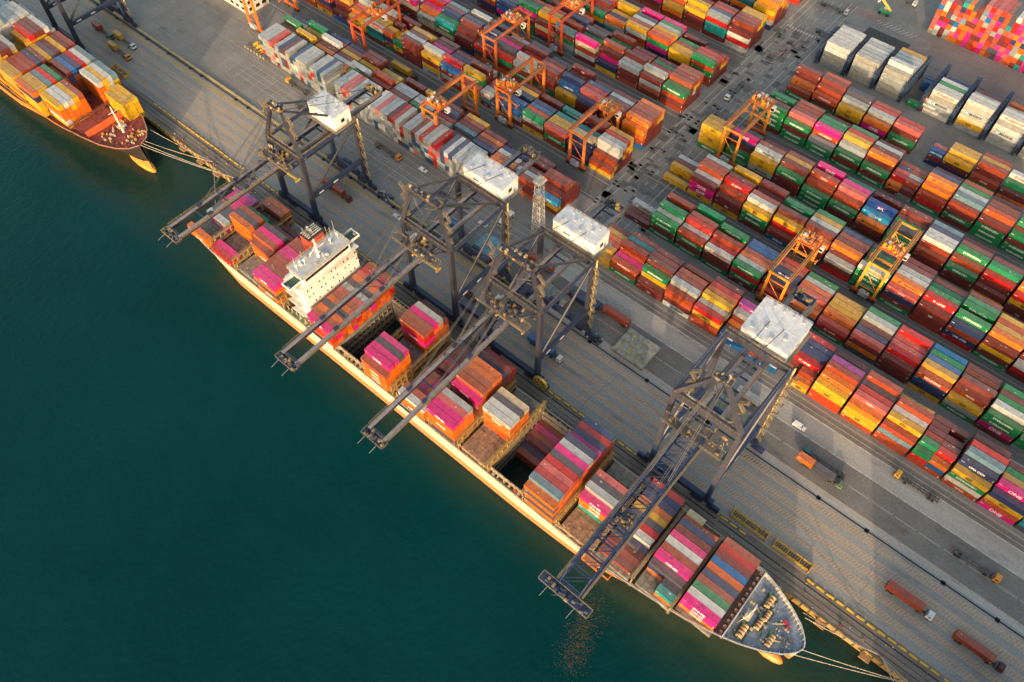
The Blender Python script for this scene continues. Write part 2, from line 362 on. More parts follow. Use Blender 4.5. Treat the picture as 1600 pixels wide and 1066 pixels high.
IIb = {-1:['GYYYY','MMMMY','MMMMy','MMMg','','' ],0:['G','MG','MNK','MMG','MMD','' ],1:['MSYY','MMMMS','MMMMb','MMMm','MM',''],2:['MMMG','MMMMm','MMMMy','MMMMM','MMMB',''],3:['GGG','MMMB','MMMMB','MMMK','MMK',''],
 4:['MMG','MMMB','MMMMP','MMMk','MMMg','MMg'],5:['MMO','MMML','MMMMA','MMMm','MMM','MM'],6:['GGG','MMMD','MMMG','MMMM','MMm',''],7:['MMB','MMMBw','MMMMw','MMMMn','MMMl','MMn'],8:['MMg','MMBB','MMMMG','MMMMm','MMMm','MM'],
 9:['YM','MMMR','MMMMg','MMMMm','MMM',''],10:['MMYR','MMMMO','MMMMB','MMMM','MMR',''],11:['MMYY','MMMMM','MMMm','MMMM','','']}
IIIa = {0:['MGGGG','MMMMm','MMMm','MMMg','',''],1:['GGMG','MMMMP','MMMMm','MMMMB','MMB',''],2:['GGs','MMMHK','MMMMg','MMMMG','MMMm','MMM'],3:['GMG','MMMS','MMMMy','MMMMr','MMMMg','MM'],4:['GMG','MMMMO','MMMMm','MMMMs','MMBm','MM'],
 5:['MO|sM','MMR|MNB','MMP|MMs','MMN|MMB','MMB|MMb','MM|MM'],6:['GRB','MMMO','MMMMO','MMMMn','MMNN','MM'],7:['MGMB','MMwnl','MMMMS','MMMG','MMMb','MMy'],8:['GGGM','MMMMH','MMMMm','MMMN','MMO','MM'],9:['GGMG','MMMB','MMMMg','MMMM','','']}
IIIb = {0:['GB','MMO','MMm','MMMG','',''],1:['gMH','MMMB','MMMm','MNH','',''],2:['MYY','MMMs','MMMD','','',''],3:['MKO','MMMs','MMMr','MMB','',''],4:['BG','MMMP','MMMr','','',''],5:['|NMU','|MMP','','','',''],6:['NMY','MMMy','MMMy','','',''],7:['GB','MMMB','MMMy','MMB','',''],8:['OM','MMg','MMMw','','','']}
def pad(rows, k, pf, pr, start):
    rr = random.Random(k*31+int(pf*100)); out = []
    for i, sx in enumerate(rows):
        if sx and i >= start and '|' not in sx and rr.random() < (pf if i == 0 else pr):
            while len(sx) < 4: sx = rr.choice('MMmBbY')+sx
            if i and len(sx) < 5 and rr.random() < .3: sx = rr.choice('MBb')+sx
        out.append(sx)
    return out
for tab, y0, nm in ((Ia,178.5,'A'),(Ib,206.2,'B'),(IIa,235.2,'C'),(IIb,262.6,'D'),(IIIa,292,'E'),(IIIb,319.4,'F')):
    for k, rows in tab.items(): bay_add(BX(k), y0, 0, pad(rows, k, 0, .95, 2) if k >= 0 else rows, nm, k)
for k in (13, 14):
    for y0, nm in ((206.2,'B'),(235.2,'C'),(262.6,'D')):
        if k == 13 or nm == 'B': bay_add(BX(k-(1 if nm != 'B' else 0)), y0, 0, fill_rows([], 6, 4, 5), nm, k)
# left-hand blocks
LX = lambda k: -145.0-13*k
Hf = {0:['MYL','MMMm','MMMB','MMMb','MMMM','MMM'],1:['MMB','MMMs','MMM','MMb','MMM','MM'],2:['NMO','MMMo','MMW','MMN','',''],3:['DMt','MMNn','MMMm','MMMo','MMMm','MM'],4:['tDI','MIO','MMl','MMMm','MMMb','MMY'],5:['MMNa','MUs','MMMP','MMMn','MMM','MM'],
 6:['MMM','MMMG','MMMw','MMws','MMM','My'],7:['YMS','MMMB','MMMs','MMMs','MMM','MM'],8:['YGG','MMMB','MMMMB','MMMY','MMy','MM'],9:['MYMG','MMMYS','MMMm','MMMY','MMM','MM'],10:['MYNO','MMMw','MMMm','MMYY','MMMm','MMN'],11:['GB','MMMO','MMMm','MMMw','MMB','MN'],12:['MYWU','MMMMY','MMMB','MMY','MMg',''],13:['BUHc','MMMM','MMMG','MMMc','MN','N']}
for k, rows in Hf.items(): bay_add(LX(k)-4.5, 187.2, 0, pad(fill_rows(rows), k, .4, .75, 0), 'H', k)
Lf = {0:['YB','MYB','MMNww','MMYBs','MMBYr','MMYYy'],1:['NNN','NNNc','MMNc','MMT','MMs','MM'],2:['BGBP','MMMY','MMMY','MMMT','MM','NT'],3:['YMsg','MMMH','MMMu','MMMN','MMM','MM'],4:['MsU','MMU','MMO','MMMn','MMMY','MM'],5:['MlW|sN','MUs|UN','MMM|UU','MMP|Mo','MM|Ms','MM|M'],6:['YYP','MMGY','MMMM','MMm','MMs','MM'],7:['sMU','MMOR','MMMG','MMN','MM','MM'],8:['SYMY','MMMWs','MMMP','MMKK','MM','MM'],9:['MMMMM','MMMMS','MMMm','MMMy','MMY','MM'],
 10:['GBNH|MYG','MMMY|YYY','MMY|lyy','MMMm|MYy','MM|MM','MM'],11:['MTtW','MMMY','MMMY','MMMH','MMs','MM'],12:['MYY','MMMo','MMMP','MMMS','MM','MM'],13:['UM','MMy','MMP','MMm','MM','MM'],14:['NB','MMM','MMB','MMY','',''],15:['BY','MMM','MMB','MMY','','']}
for k, rows in Lf.items(): bay_add(LX(k), 219.6, 0, pad(fill_rows(rows), k+40, .5, .8, 0), 'P', k)
L2 = {0:['UBOO','MMMMO','MMMMb','MMMBb','MMMYb','MMMYO'],1:['MMmm','MMMMm','MMMMm','MMMMs','MMM','MMs'],2:['MMn','MMMP','MMMMr','MMMn','MM','MM'],3:['TYY','MMMU','MMMN','MMMB','MM','MM']}
for k in range(14): bay_add(LX(k), 243.4, 0, pad(fill_rows(L2.get(k, [])), k+70, .6, .85, 0), 'Q', k)
L3 = {0:['Bm HG'.replace(' ',''),'MMG','MMMMb','MMSYB','MMMYb','MMMBb'],1:['SM','MMMMs','MMMB','MMMr','MMG','MM'],2:['MMs','MMS','MMMM','MMY','MMR','MM'],3:['YN','MMKM','MMMb','MMR','MMG','MM']}
for k in range(13): bay_add(LX(k), 275.6, 0, pad(fill_rows(L3.get(k, [])), k+70, .6, .85, 0), 'U', k)
L4 = {0:['mMGHG','MMMMb','MMMmr','MMYb','MMYB','MMb'],1:['MYY','MMMY','MMMb','MMMG','MM','MM']}
for k in range(11): bay_add(LX(k), 299.8, 0, pad(fill_rows(L4.get(k, [])), k+70, .6, .85, 0), 'V', k)
L5 = {0:['sRWM','MMMMB','MMMMb','MMMYb','MMMYY','MMMGY'],1:['MTTRe','MMMMn','MMMMr','MMMm','MM','MM'],2:['MMY','MMMY','MMMm','MMr','','']}
for k in range(7): bay_add(LX(k), 333, 0, pad(fill_rows(L5.get(k, [])), k+70, .6, .85, 0), 'X', k)
L6 = {0:['NwOY','MMMBO','MMMMY','MMMYO','MMMO','MMY'],1:['MOt','MMMN','MMM','MMO','MM','MM']}
for k in range(5): bay_add(LX(k), 357, 0, pad(fill_rows(L6.get(k, [])), k+70, .6, .85, 0), 'Z', k)
for k in range(2): bay_add(LX(k), 385, 0, fill_rows([]), 'Z', k+20)
# white refrigerated containers in the steel racks
RK = [(-100.3,['saaww','aawww','wwwww','sswww','wwwww','sswww']),(-85.2,['aasaa','sssss','wwsss','sswww','sssss','sswww']),(-70.4,['aassa','wsscaw','sssys','sssss','wwwss','BBHBs','BBHYY']),(-54.2,['G|MGH','|GMr','|MBs','|MMY','|Muu','UU','UU']),(-46.2,['wsSaW','ssaSw','ccWsG','sswww','MMB','MMB','','UU','UU']),(-31,['sYcSaw','ssaSWw','wwasw','sswww','MYBo','MMYB','MYY','MB','']),(-15.5,['ssSwsw','swswsw','sawws','sswww','MMB','MMO','MMYo','MBO','']),(-.4,['sssas','sawww','sswww','MB','MBB','MM','MB','','']),(14.6,['sssas','sawww','sswww','MB','MBB'])]
for i, (x, rows) in enumerate(RK): bay_add(x, 349.5, .3, rows, 'K', i, 2.75)
# white and red refrigerated boxes set end-on by the truck road
REEF = 'sssswwaassPrMsenIas'
def endon(x0, x1, y, z0, hs, chars, place, gap=2.52, hgt=LH):
    x, i = x0, 0
    while x < x1:
        run = rnd.choice(chars)
        h = hs(i)
        t = ''.join(rnd.choice(chars) if rnd.random() < .65 else run for _ in range(h))
        stack_add(x, y, z0, t, place, 0, i, ori=1, hgt=hgt); x += gap; i += 1
endon(-317, -270, 174.9, 0, lambda i: 5 if i % 5 < 4 else 4, REEF, 'J')
endon(-262, -178, 174.9, 0, lambda i: 4 if i % 9 == 8 else 5, REEF, 'J')
# the high block of pink and orange boxes set end-on in the far corner
ENDS = 'KKKkkHHHOooobbBMMNNDDslwcgPPPrRuT'
endon(-70.5, 20, 408, 0, lambda i: min(9, 7+i//4), ENDS, 'W', 2.5)

# containers aboard the moored ship: bays from stern to bow, rows from the sea side to the quay side
SY, SP, HZ = 75.75, 2.485, 10.7
SHIP = {'bow bay':(-4.4,['','','oKK','bbw','bbg','bbb','bbn','bbo','bbu','bbm','bbr','bbb','']),
 'second bow bay':(-18.2,['','|oT','|nD','oND','ooKK','ooob','bbbw','bbbK','bbbm','bbbN','bbo','bbc|','']),
 'third bow bay':(-33.2,['','m','B','M','N','bw','bR','bD','bY','bO','bN','bN','br']),
 'bay under lattice boom':(-47.4,['','','','','TooK','bbbos','bbboD','bbboP','','','','','']),
 'high striped bay amidships':(-62.3,['oDoDo','oooool','bbbobR','bbbobP','bbbobR','bbbobD','bbbboK','bbbbos','bbbboN','BBBBK','bbbrN','bbbbr','bbbbn']),
 'bay beside brown hatch':(-91,['','','','','','HHoow','bboow','bbooD','bbooc','','','','']),
 'pink stack bay amidships':(-105.2,['DoooK','ooooK','ooooP','oooos','MMM','bbbbK','bbbbob','bbbbob','bbbboo','bbbboo','bbbbN','bbbbm','bbbR']),
 'low mixed bay amidships':(-119.6,['oow','oob','bb|bK','bK|bo','bo|bK','bb|bb','m','MM','MR','MM','Mm','MM','M']),
 'bay beside open hold':(-137.8,['ooob','ooooK','ooooK','ooooD','ooooK','','','','BBKRb','BBKRb','bbboK','bbbos','bbbM']),
 'bay before the wheelhouse':(-166.4,['HrbK','oKHb','bHro','OoeD','Kbro','oReb','HorP','OPDe','bKDD','oHro','PorP','oHrR','bRob']),
 'bay behind the funnel':(-197,['oDoK','oooK','ooob','ooob','ooob','oooK','oooK','ooob','ooob','','','bV','bK']),
 'second bay behind funnel':(-212,['','','','','oob','ooob','oooK','oooD','ooM','','M','','']),
 'third bay behind funnel':(-226.6,['R','K','','','','oooo','oooD','ooob','ooG','','','Mb','Mo']),
 'stern bay':(-240.6,['oo','','','','Ks','KD','KD','Ko|KK','KK','KK','KV','','','' ])}
for bay, (x, rows) in SHIP.items(): bay_add(x, SY, HZ if 'bow bay' != bay else 10.2, rows[:13], 'ship', bay, SP)
HOLD = ['','','','','','','bbb','NNN','MMMM','bbbb','KKKK','bbbb','']
bay_add(-78.4, SY, -5.2, HOLD, 'ship', 'forward open hold', SP)
# containers aboard the second ship
S2 = [(-329.6,['','','','','','','','','','YYYY','YYYY','YYYY']),(-347.4,['','YwooY','YOoow','wooYw','YooOY','oooob','','','','oooow','oooYY','oooww','oooYl']),(-364,['YYyNo','YYyyy','YbbYy','obbbl','bbbbr','bbbbg','Mbbo','MbbuM','bbboU','ooosN','ooooR','ooYww','oobol']),
 (-380.6,['YbYyy','YbYyy','YbyoB','bbyoB','bbyyB','bbyyN','bbbbM','bbbbY','bbbYD','bbbNM','bbbbY','bbbbM','bbbbB']),(-397.2,['YbbYY','YbbYY','bbYyYM','bbbYMM','bbbbYs','MMM','MMY','YYYYY','bbbbOR','bbbbYM','bbbbYM','bbbbbw','bbbbs']),
 (-413.8,['YwYYs','bbwwl','bbwwY','bbwwYY','bbwwww','bbwwww','bbwwwws','bbwwww','bbwwww','bbwwws','bbwwww','bbwwww','bbwww']),(-430.4,['Ybww','bbww','bbww','bbww','bwwww','bbwwww','bbwwww','bbwwww','bbwwww','bbwwww','bbww','bbww','bbw'])]
for i, (x, rows) in enumerate(S2): bay_add(x, 76.0, 9.6, rows, 'ship2', i, 2.52)

# geometry of one container (long axis X; ori=1 turns it to Y)
def cont_geo(mb, c, ox, oy, oz, letters=None, doors=True):
    rr = random.Random(int(c['x']*131+c['y']*17+c['z']*7)); j = rr.uniform(.86,1.12)
    col = tuple(v*j for v in PAL[c['ch']]); fr = tuple(v*.8 for v in col)
    dust = mixrgb(col, (.30,.235,.225), .10+.14*rr.random())
    if c['ch'] in 'WwSsaCe': dust = mixrgb(col, (.42,.44,.46), .5)
    L, h = c['L'], c['h']
    if c['ori'] == 0: T = lambda x, y, z: (ox+x, oy+y, oz+z)
    else: T = lambda x, y, z: (ox+LW-y, oy+x, oz+z)
    def panel(p0, u, v, nrm, cc, fc, m=.13, d=.05):
        p0, u, v, nrm = map(Vector, (p0, u, v, nrm)); un, vn = u.normalized(), v.normalized()
        o4 = [p0, p0+u, p0+u+v, p0+v]; i4 = [p0+un*m+vn*m-nrm*d, p0+u-un*m+vn*m-nrm*d, p0+u+v-un*m-vn*m-nrm*d, p0+v+un*m-vn*m-nrm*d]
        V = [T(*p) for p in o4+i4]
        mb.add(V, [(k,(k+1)%4,4+(k+1)%4,4+k) for k in range(4)], fc); mb.add(V, [(4,5,6,7)], cc)
    panel((0,0,0), (L,0,0), (0,0,h), (0,-1,0), col, fr)
    panel((0,0,h), (L,0,0), (0,LW,0), (0,0,1), dust, mixrgb(fr, dust, .5))
    panel((L,0,0), (0,LW,0), (0,0,h), (1,0,0), col, fr)
    mb.poly([T(0,LW,0), T(0,0,0), T(0,0,h), T(0,LW,h)], col); mb.poly([T(L,LW,0), T(0,LW,0), T(0,LW,h), T(L,LW,h)], col)
    if rr.random() < .7 and c['ori'] == 0:      # number panel in the upper corner
        mb.poly([T(.45,-.02,h-.75), T(1.5,-.02,h-.75), T(1.5,-.02,h-.5), T(.45,-.02,h-.5)], mixrgb(col, WHITE, .75))
    if rr.random() < .35 and c['ori'] == 0:
        mb.poly([T(L-.5,-.02,.4), T(L-.25,-.02,.4), T(L-.25,-.02,1.5), T(L-.5,-.02,1.5)], mixrgb(col, WHITE, .7))
    if rr.random() < .4:                        # patches and marks on the roof
        for _ in range(rr.randint(1,3)):
            px, py, s = rr.uniform(1,L-2), rr.uniform(.4,1.7), rr.uniform(.2,.5)
            mb.poly([T(px,py,h+.004), T(px+s*1.6,py,h+.004), T(px+s*1.6,py+s,h+.004), T(px,py+s,h+.004)], mixrgb(dust, WHITE if rr.random() < .5 else (.05,.05,.05), .55))
    return T
def word(c):
    rr = random.Random(int(c['x']*77+c['y']*31+c['z']*13+5)); ch = c['ch']
    if c['place'] in ('ship','ship2') and ch in 'OoHRB': 
        return 'ONE' if ch == 'o' and rr.random() < .3 else (BASE.get(ch) if ch == 'H' and rr.random() < .3 else None)
    if c['L'] < 7 and ch in 'HGWSC' and rr.random() < .6: return None
    if ch in BASE: return BASE[ch] if rr.random() < (.93 if ch in 'GKIAC' else .72) else None
    if ch in SOME: return SOME[ch][0] if rr.random() < SOME[ch][1] else None
def letter_geo(mb, c, wd, ox, oy, oz):
    if c['ori']: return
    L, h = c['L'], c['h']; y = oy-.03; cx = ox+L*.5; ch = c['ch']
    if wd == 'MSC':
        cx = ox+L*.47
        for dx, w_, tx in ((-.52,.5,'m'),(.0,.5,'s'),(.52,.5,'c')): pass
        K = (.03,.028,.025)
        mb.text('m', (cx,y,oz+1.38), .62, K, w=1.5); mb.text('sc', (cx,y,oz+.62), .62, K, w=1.3)
        for s in (-1,1): mb.poly([(cx+s*.95-.09,y,oz+.6),(cx+s*.95+.09,y,oz+.6),(cx+s*.95+.09,y,oz+2.05),(cx+s*.95-.09,y,oz+2.05)], K)
        mb.poly([(cx-.95,y,oz+1.27),(cx+.95,y,oz+1.27),(cx+.95,y,oz+1.34),(cx-.95,y,oz+1.34)], K)
    elif wd == 'MAERSK':
        mb.text(wd, (ox+L*.56,y,oz+.75), 1.15, (.03,.035,.04), w=6.0)
        bx = ox+L*.56-4.2; mb.poly([(bx-.62,y,oz+.65),(bx+.62,y,oz+.65),(bx+.62,y,oz+1.95),(bx-.62,y,oz+1.95)], (.10,.38,.55))
        st = []
        for i in range(14):
            a = math.pi*2*i/14+math.pi/2; q_ = .46 if i % 2 == 0 else .2; st.append((bx+q_*math.cos(a), y-.01, oz+1.3+q_*math.sin(a)))
        mb.add([(bx,y-.01,oz+1.3)]+st, [(0,1+i,1+(i+1)%14) for i in range(14)], WHITE)
    elif wd == 'Hapag-Lloyd':
        mb.text(wd, (ox+L*.60,y,oz+.7), 1.1, (.01,.03,.10), w=5.2); bx = ox+L*.24
        mb.poly([(bx-.6,y,oz+.8),(bx+.2,y,oz+.8),(bx+.6,y,oz+1.9),(bx-.2,y,oz+1.9)], (.01,.03,.12))
    elif wd == 'HAMBURG SÜD':
        k = (.45,.03,.03) if ch in 'Ww' else WHITE
        mb.text(wd, (ox+L*.58,y,oz+.85), .95, k, w=6.6); bx = ox+L*.22
        mb.add([(bx,y,oz+.7),(bx+.5,y,oz+1.9),(bx-.5,y,oz+1.9)], [(0,1,2)], k)
    elif wd == 'ONE': mb.text(wd, (cx,y,oz+.55), 1.55, WHITE, w=4.3)
    elif wd == 'K LINE': mb.text(wd, (cx,y,oz+.85), 1.0, WHITE, w=4.6)
    elif wd == 'EVERGREEN': mb.text(wd, (cx,y,oz+.95), .98, WHITE, w=6.9)
    elif wd == 'HYUNDAI': mb.text(wd, (cx,y,oz+.8), 1.05, WHITE, w=6.0)
    elif wd == 'APL': mb.text(wd, (cx,y,oz+.7), 1.2, WHITE, w=2.8); mb.poly([(cx-1.5,y,oz+2.0),(cx+1.6,y,oz+2.0),(cx+1.4,y,oz+2.25),(cx-1.2,y,oz+2.25)], (.6,.05,.05))
    elif wd == 'CNC LINE': mb.text('CNC', (cx-1.6,y,oz+.8), 1.05, (.6,.03,.05), w=2.2); mb.text('LINE', (cx+1.3,y,oz+.8), 1.05, WHITE, w=2.7)
    elif wd in ('TEX','HMM','PIL','TRITON','COSCO'): mb.text(wd, (cx,y,oz+.85), .9, mixrgb(PAL[ch], WHITE, .8) if ch not in 'sS' else (.1,.1,.12), w={'TEX':1.9,'HMM':2.6,'PIL':1.8,'TRITON':3.2,'COSCO':4.2}[wd])
    elif wd == 'ITALIA': mb.text(wd, (cx,y,oz+.7), 1.2, WHITE, w=4.6)
    else: mb.text(wd, (cx,y,oz+.85), 1.0, WHITE, w=min(7.5, .62*len(wd)+1))
# what each container shows of itself
occ = {}
for c in conts: occ.setdefault((c['place'], c['bay']), []).append(c)
def parea(P):
    q = [proj(*p) for p in P]; return abs(sum(q[i][0]*q[(i+1)%4][1]-q[(i+1)%4][0]*q[i][1] for i in range(4)))/2
for c in conts:
    x, y, z, L, h = c['x'], c['y'], c['z'], c['L'], c['h']
    lx, ly = (L, LW) if c['ori'] == 0 else (LW, L)
    px, py = proj(x+lx/2, y+ly/2, z+h)
    c['in'] = -15 < px < 1615 and -15 < py < 1081; c['top'] = c['tier'] == c['n']-1
    fh = 0
    for d in occ[(c['place'], c['bay'])]:
        if d is not c and 0 < y-d['y'] < 3.2 and d['x'] < x+lx-.5 and x < d['x']+(d['L'] if d['ori'] == 0 else LW)-.5: fh = max(fh, d['z']+d['h'])
    if c['ori']: fh = 0
    c['front'] = fh <= z+h*.5
    fy = max(0, 1-max(0, fh-z)/h) 
    A = 0
    if c['top']: A += parea([(x,y,z+h),(x+lx,y,z+h),(x+lx,y+ly,z+h),(x,y+ly,z+h)])
    if c['front']: A += parea([(x,y,z),(x+lx,y,z),(x+lx,y,z+h),(x,y,z+h)])
    c['A'] = A if c['in'] else 0
rank = sorted([c for c in conts if c['A'] > 0 and c['place'] != 'ship2'], key=lambda c: -c['A'])
NIND = 300
for c in rank[:NIND]: c['ind'] = True
ORD = ['first','second','third','fourth','fifth','sixth','seventh','eighth','ninth','tenth','eleventh','twelfth','thirteenth','fourteenth','fifteenth','sixteenth']
BLK = dict(A='quay-side right block', B='second right block', C='third right block', D='fourth right block', E='fifth right block', F='sixth right block', K='navy racks', H='left block behind reefers', P='second left block', Q='third left block', J='pale end-on block', W='far pink block')
def clabel(c):
    wd = word(c); nm = CNAME[c['ch']]+' container'
    t = 'top tier' if c['top'] else ('ground tier' if c['tier'] == 0 else ORD[c['tier']]+' tier')
    hf = '' if c['half'] is None else (', right half' if c['half'] else ', left half')
    w_ = f' lettered {wd}' if wd and wd != 'MSC' and c['front'] and not c['ori'] else ''
    if c['place'] == 'ship': return f"{nm}{w_}, {t}, row {c['row']+1} from sea{hf}, {c['bay']}"
    k = c['bay']+3 if c['place'] in 'ABCDEF' else c['bay']+1
    return f"{nm}{w_}, {t}, row {c['row']+1}, bay {k}{hf}, {BLK.get(c['place'],'far block')}"
ngeo = MB(); nlet = MB()
for c in conts:
    ox, oy, oz = c['x'], c['y'], c['z']
    if c.get('ind'):
        mb = MB(); T = cont_geo(mb, c, ox, oy, oz)
        lx, ly = (c['L'], LW) if c['ori'] == 0 else (LW, c['L'])
        o = mb.build('shipping_container', M_cont, loc=(ox+lx/2, oy+ly/2, oz))
        wd = word(c)
        grp = 'containers on the moored ship' if c['place'] == 'ship' else 'containers stacked in the yard'
        tag(o, clabel(c), 'container', grp)
        if wd and c['front'] and not c['ori']:
            lb = MB(); letter_geo(lb, c, wd, ox, oy, oz); lb.build('lettering', M_letter, o)
        if c['place'] == 'ship' or ox < -60:      # doors where the end that faces the camera is in view
            db = MB(); col = tuple(v*.95 for v in PAL[c['ch']]); L, h = c['L'], c['h']
            for s in (0,1):
                a0 = .16+s*1.07; db.poly([T(L+.01,a0,.16), T(L+.01,a0+1.03,.16), T(L+.01,a0+1.03,h-.16), T(L+.01,a0,h-.16)], col)
                for q_ in (.3,.75): 
                    a = a0+q_; db.poly([T(L+.05,a-.03,.2), T(L+.05,a+.03,.2), T(L+.05,a+.03,h-.2), T(L+.05,a-.03,h-.2)], (.25,.25,.25))
            db.build('door', M_cont, o)
    else:
        cont_geo(ngeo, c, ox, oy, oz)
        if c['in'] and c['front'] and not c['ori']:
            wd = word(c)
            if wd and ((c['place'] in 'ABCDEFKPHQ') or c['place'] == 'ship'): letter_geo(ngeo, c, wd, ox, oy, oz)
o = ngeo.build('shipping_containers', M_cont)
tag(o, 'mass of smaller and farther stacked shipping containers filling the yard', 'containers', kind='stuff')
# ------------------------------------------------------------------ ships
YEL = (.50,.30,.07); DKBLUE = (.045,.055,.10); CREAM = (.60,.50,.38)
def lerp_tab(t, x):
    if x <= t[0][0]: return t[0][1]
    for (a, b), (c, d) in zip(t, t[1:]):
        if x <= c: return b+(d-b)*(x-a)/(c-a)
    return t[-1][1]
def SH(x): return 1.9*min(1, max(0, (x+30)/36))   # the bow lies a little nearer the quay
def hull_mesh(xs, cy, deck, water, zd, bands, zb=-5, inner=.35):
    """side plating built from stations; bands = [(z fraction colour)]"""
    mb = MB(); lv = [('d', 0.0), ('m', .35), ('m', .62), ('w', 1.0), ('w', 1.25)]
    ring = []
    for x in xs:
        bd, bw, z1 = lerp_tab(deck, x), lerp_tab(water, x), lerp_tab(zd, x); row = []
        for k, f in lv:
            t = min(1, f)**.8; row.append((bd+(bw-bd)*t, z1+(-3-z1)*f))
        ring.append(row)
    for sg in (-1, 1):
        for i in range(len(xs)-1):
            for j in range(len(lv)-1):
                a, b_, c, d = ring[i][j], ring[i+1][j], ring[i+1][j+1], ring[i][j+1]
                P = [(xs[i],cy+SH(xs[i])+sg*a[0],a[1]), (xs[i+1],cy+SH(xs[i+1])+sg*b_[0],b_[1]), (xs[i+1],cy+SH(xs[i+1])+sg*c[0],c[1]), (xs[i],cy+SH(xs[i])+sg*d[0],d[1])]
                mb.poly(P if sg < 0 else P[::-1], bands[j])
    r0 = ring[0]
    for j in range(len(lv)-1):
        mb.poly([(xs[0],cy+r0[j][0],r0[j][1]),(xs[0],cy-r0[j][0],r0[j][1]),(xs[0],cy-r0[j+1][0],r0[j+1][1]),(xs[0],cy+r0[j+1][0],r0[j+1][1])], bands[j])
    return mb
def deck_mesh(xs, cy, deck, zd, drop, col, holes=()):
    mb = MB()
    for a, c in zip(xs, xs[1:]):
        b0, b1, z0, z1 = lerp_tab(deck,a), lerp_tab(deck,c), lerp_tab(zd,a)-drop, lerp_tab(zd,c)-drop
        h = [q for q in holes if q[0] <= (a+c)/2 <= q[1]]
        if h:
            y0, y1 = h[0][2], h[0][3]
            mb.poly([(a,cy-b0,z0),(c,cy-b1,z1),(c,y0,z1),(a,y0,z0)], col); mb.poly([(a,y1,z0),(c,y1,z1),(c,cy+b1,z1),(a,cy+b0,z0)], col)
        else: mb.poly([(a,cy+SH(a)-b0,z0),(c,cy+SH(c)-b1,z1),(c,cy+SH(c)+b1,z1),(a,cy+SH(a)+b0,z0)], col)
    return mb
def lashing_frame(x, y0, y1, z0, z1, col, tiers=2):
    mb = MB(); n = int((y1-y0)/2.485)
    for i in range(n+1):
        y = y0+(y1-y0)*i/n
        mb.beam((x,y,z0), (x,y,z1), .22, .22, col)
        if i < n:
            yb = y0+(y1-y0)*(i+1)/n
            if i % 2 == 0: mb.beam((x,y,z0), (x,yb,z1), .13, .13, col); mb.beam((x,yb,z0), (x,y,z1), .13, .13, col)
            if i % 3 == 1: mb.beam((x-.4,y+.6,z0),(x-.4,y+.6,z1+.9),.3,.12,tuple(v*.8 for v in col))
    for k in range(tiers+1):
        z = z0+(z1-z0)*k/tiers; mb.box(x-.45, x+.45, y0-.3, y1+.3, z-.14, z, tuple(v*.75 for v in col))
        mb.rail([(x-.45,y0,z),(x-.45,y1,z)], .9, col, 2.5, .045); mb.rail([(x+.45,y0,z),(x+.45,y1,z)], .9, col, 2.5, .045)
    return mb

CY = 91.75
DK = [(-242,13.2),(-238,15.2),(-228,16.1),(-36,16.1),(-22,16.0),(-10,15.5),(0,14.7),(10.3,13),(16.5,11.1),(22.4,8.5),(27.2,5.6),(29.2,3.6),(30.4,1.9),(31,.3)]
WL = [(-242,10.5),(-232,13.5),(-215,15.8),(-60,16.0),(-40,15.2),(-20,12.2),(-5,8.2),(8,4.2),(16,1.8),(20,.4),(31,.05)]
ZD = [(-242,8.6),(-32,8.6),(-26,9.0),(6,10.4),(10,11.6),(31,12.4)]
xs = [-242,-239,-236,-232,-228,-215,-200,-180,-167,-154.4,-140,-110,-92,-79.2,-64.6,-50,-40,-34,-28,-22,-16,-10,-5,0,4,8,10,13,16,19,21,23,25,27,28.5,29.6,30.4,31]
MS = thing('container_ship', 'long cream-sided container ship moored along the quay, grey bow deck at right', 'ship', (-105,CY,-3))
HB = [(.58,.47,.37),(.57,.46,.36),(.46,.19,.07),(.38,.13,.05)]
hull_mesh(xs, CY, DK, WL, ZD, HB).build('hull', M_hull, MS, smooth=False)
mb = deck_mesh(xs, CY, DK, ZD, 1.1, (.10,.085,.07), [(-154.4,-140,78.2,105.5),(-79.2,-64.6,78.2,105.5)])
mb.build('main_deck', M_deck, MS)
# bulwark rim and its stays
mb = MB()
for a, c in zip(xs, xs[1:]):
    for s in (-1,1):
        p = (a, CY+SH(a)+s*(lerp_tab(DK,a)-.12), lerp_tab(ZD,a)); q_ = (c, CY+SH(c)+s*(lerp_tab(DK,c)-.12), lerp_tab(ZD,c))
        mb.beam(p, q_, .34, .16, (.62,.56,.48) if a < -30 else (.42,.44,.46))
        if a >= -36:      # inner face of the bulwark
            mb.poly([(p[0],p[1]-s*.2,p[2]),(q_[0],q_[1]-s*.2,q_[2]),(q_[0],q_[1]-s*.2,q_[2]-1.1),(p[0],p[1]-s*.2,p[2]-1.1)], (.30,.32,.35))
x = 9
while x < 30:
    for s in (-1,1):
        b_ = lerp_tab(DK,x)-.3; z = lerp_tab(ZD,x); mb.beam((x,CY+SH(x)+s*b_,z), (x-.2,CY+SH(x)+s*max(.1,b_-1.1),z-1.1), .12, .22, (.5,.47,.42))
    x += 1.15
mb.build('bulwark', M_steel, MS)
mb = MB(); mb.sphere((0,0,0), 1, (.52,.22,.05), 12)      # bulbous bow breaking the surface
mb.v = [(24.6+v[0]*5.6, 91.2+v[1]*2.1, -3.0+v[2]*1.9) for v in mb.v]; mb.build('bulbous_bow', M_hull, MS, smooth=True)
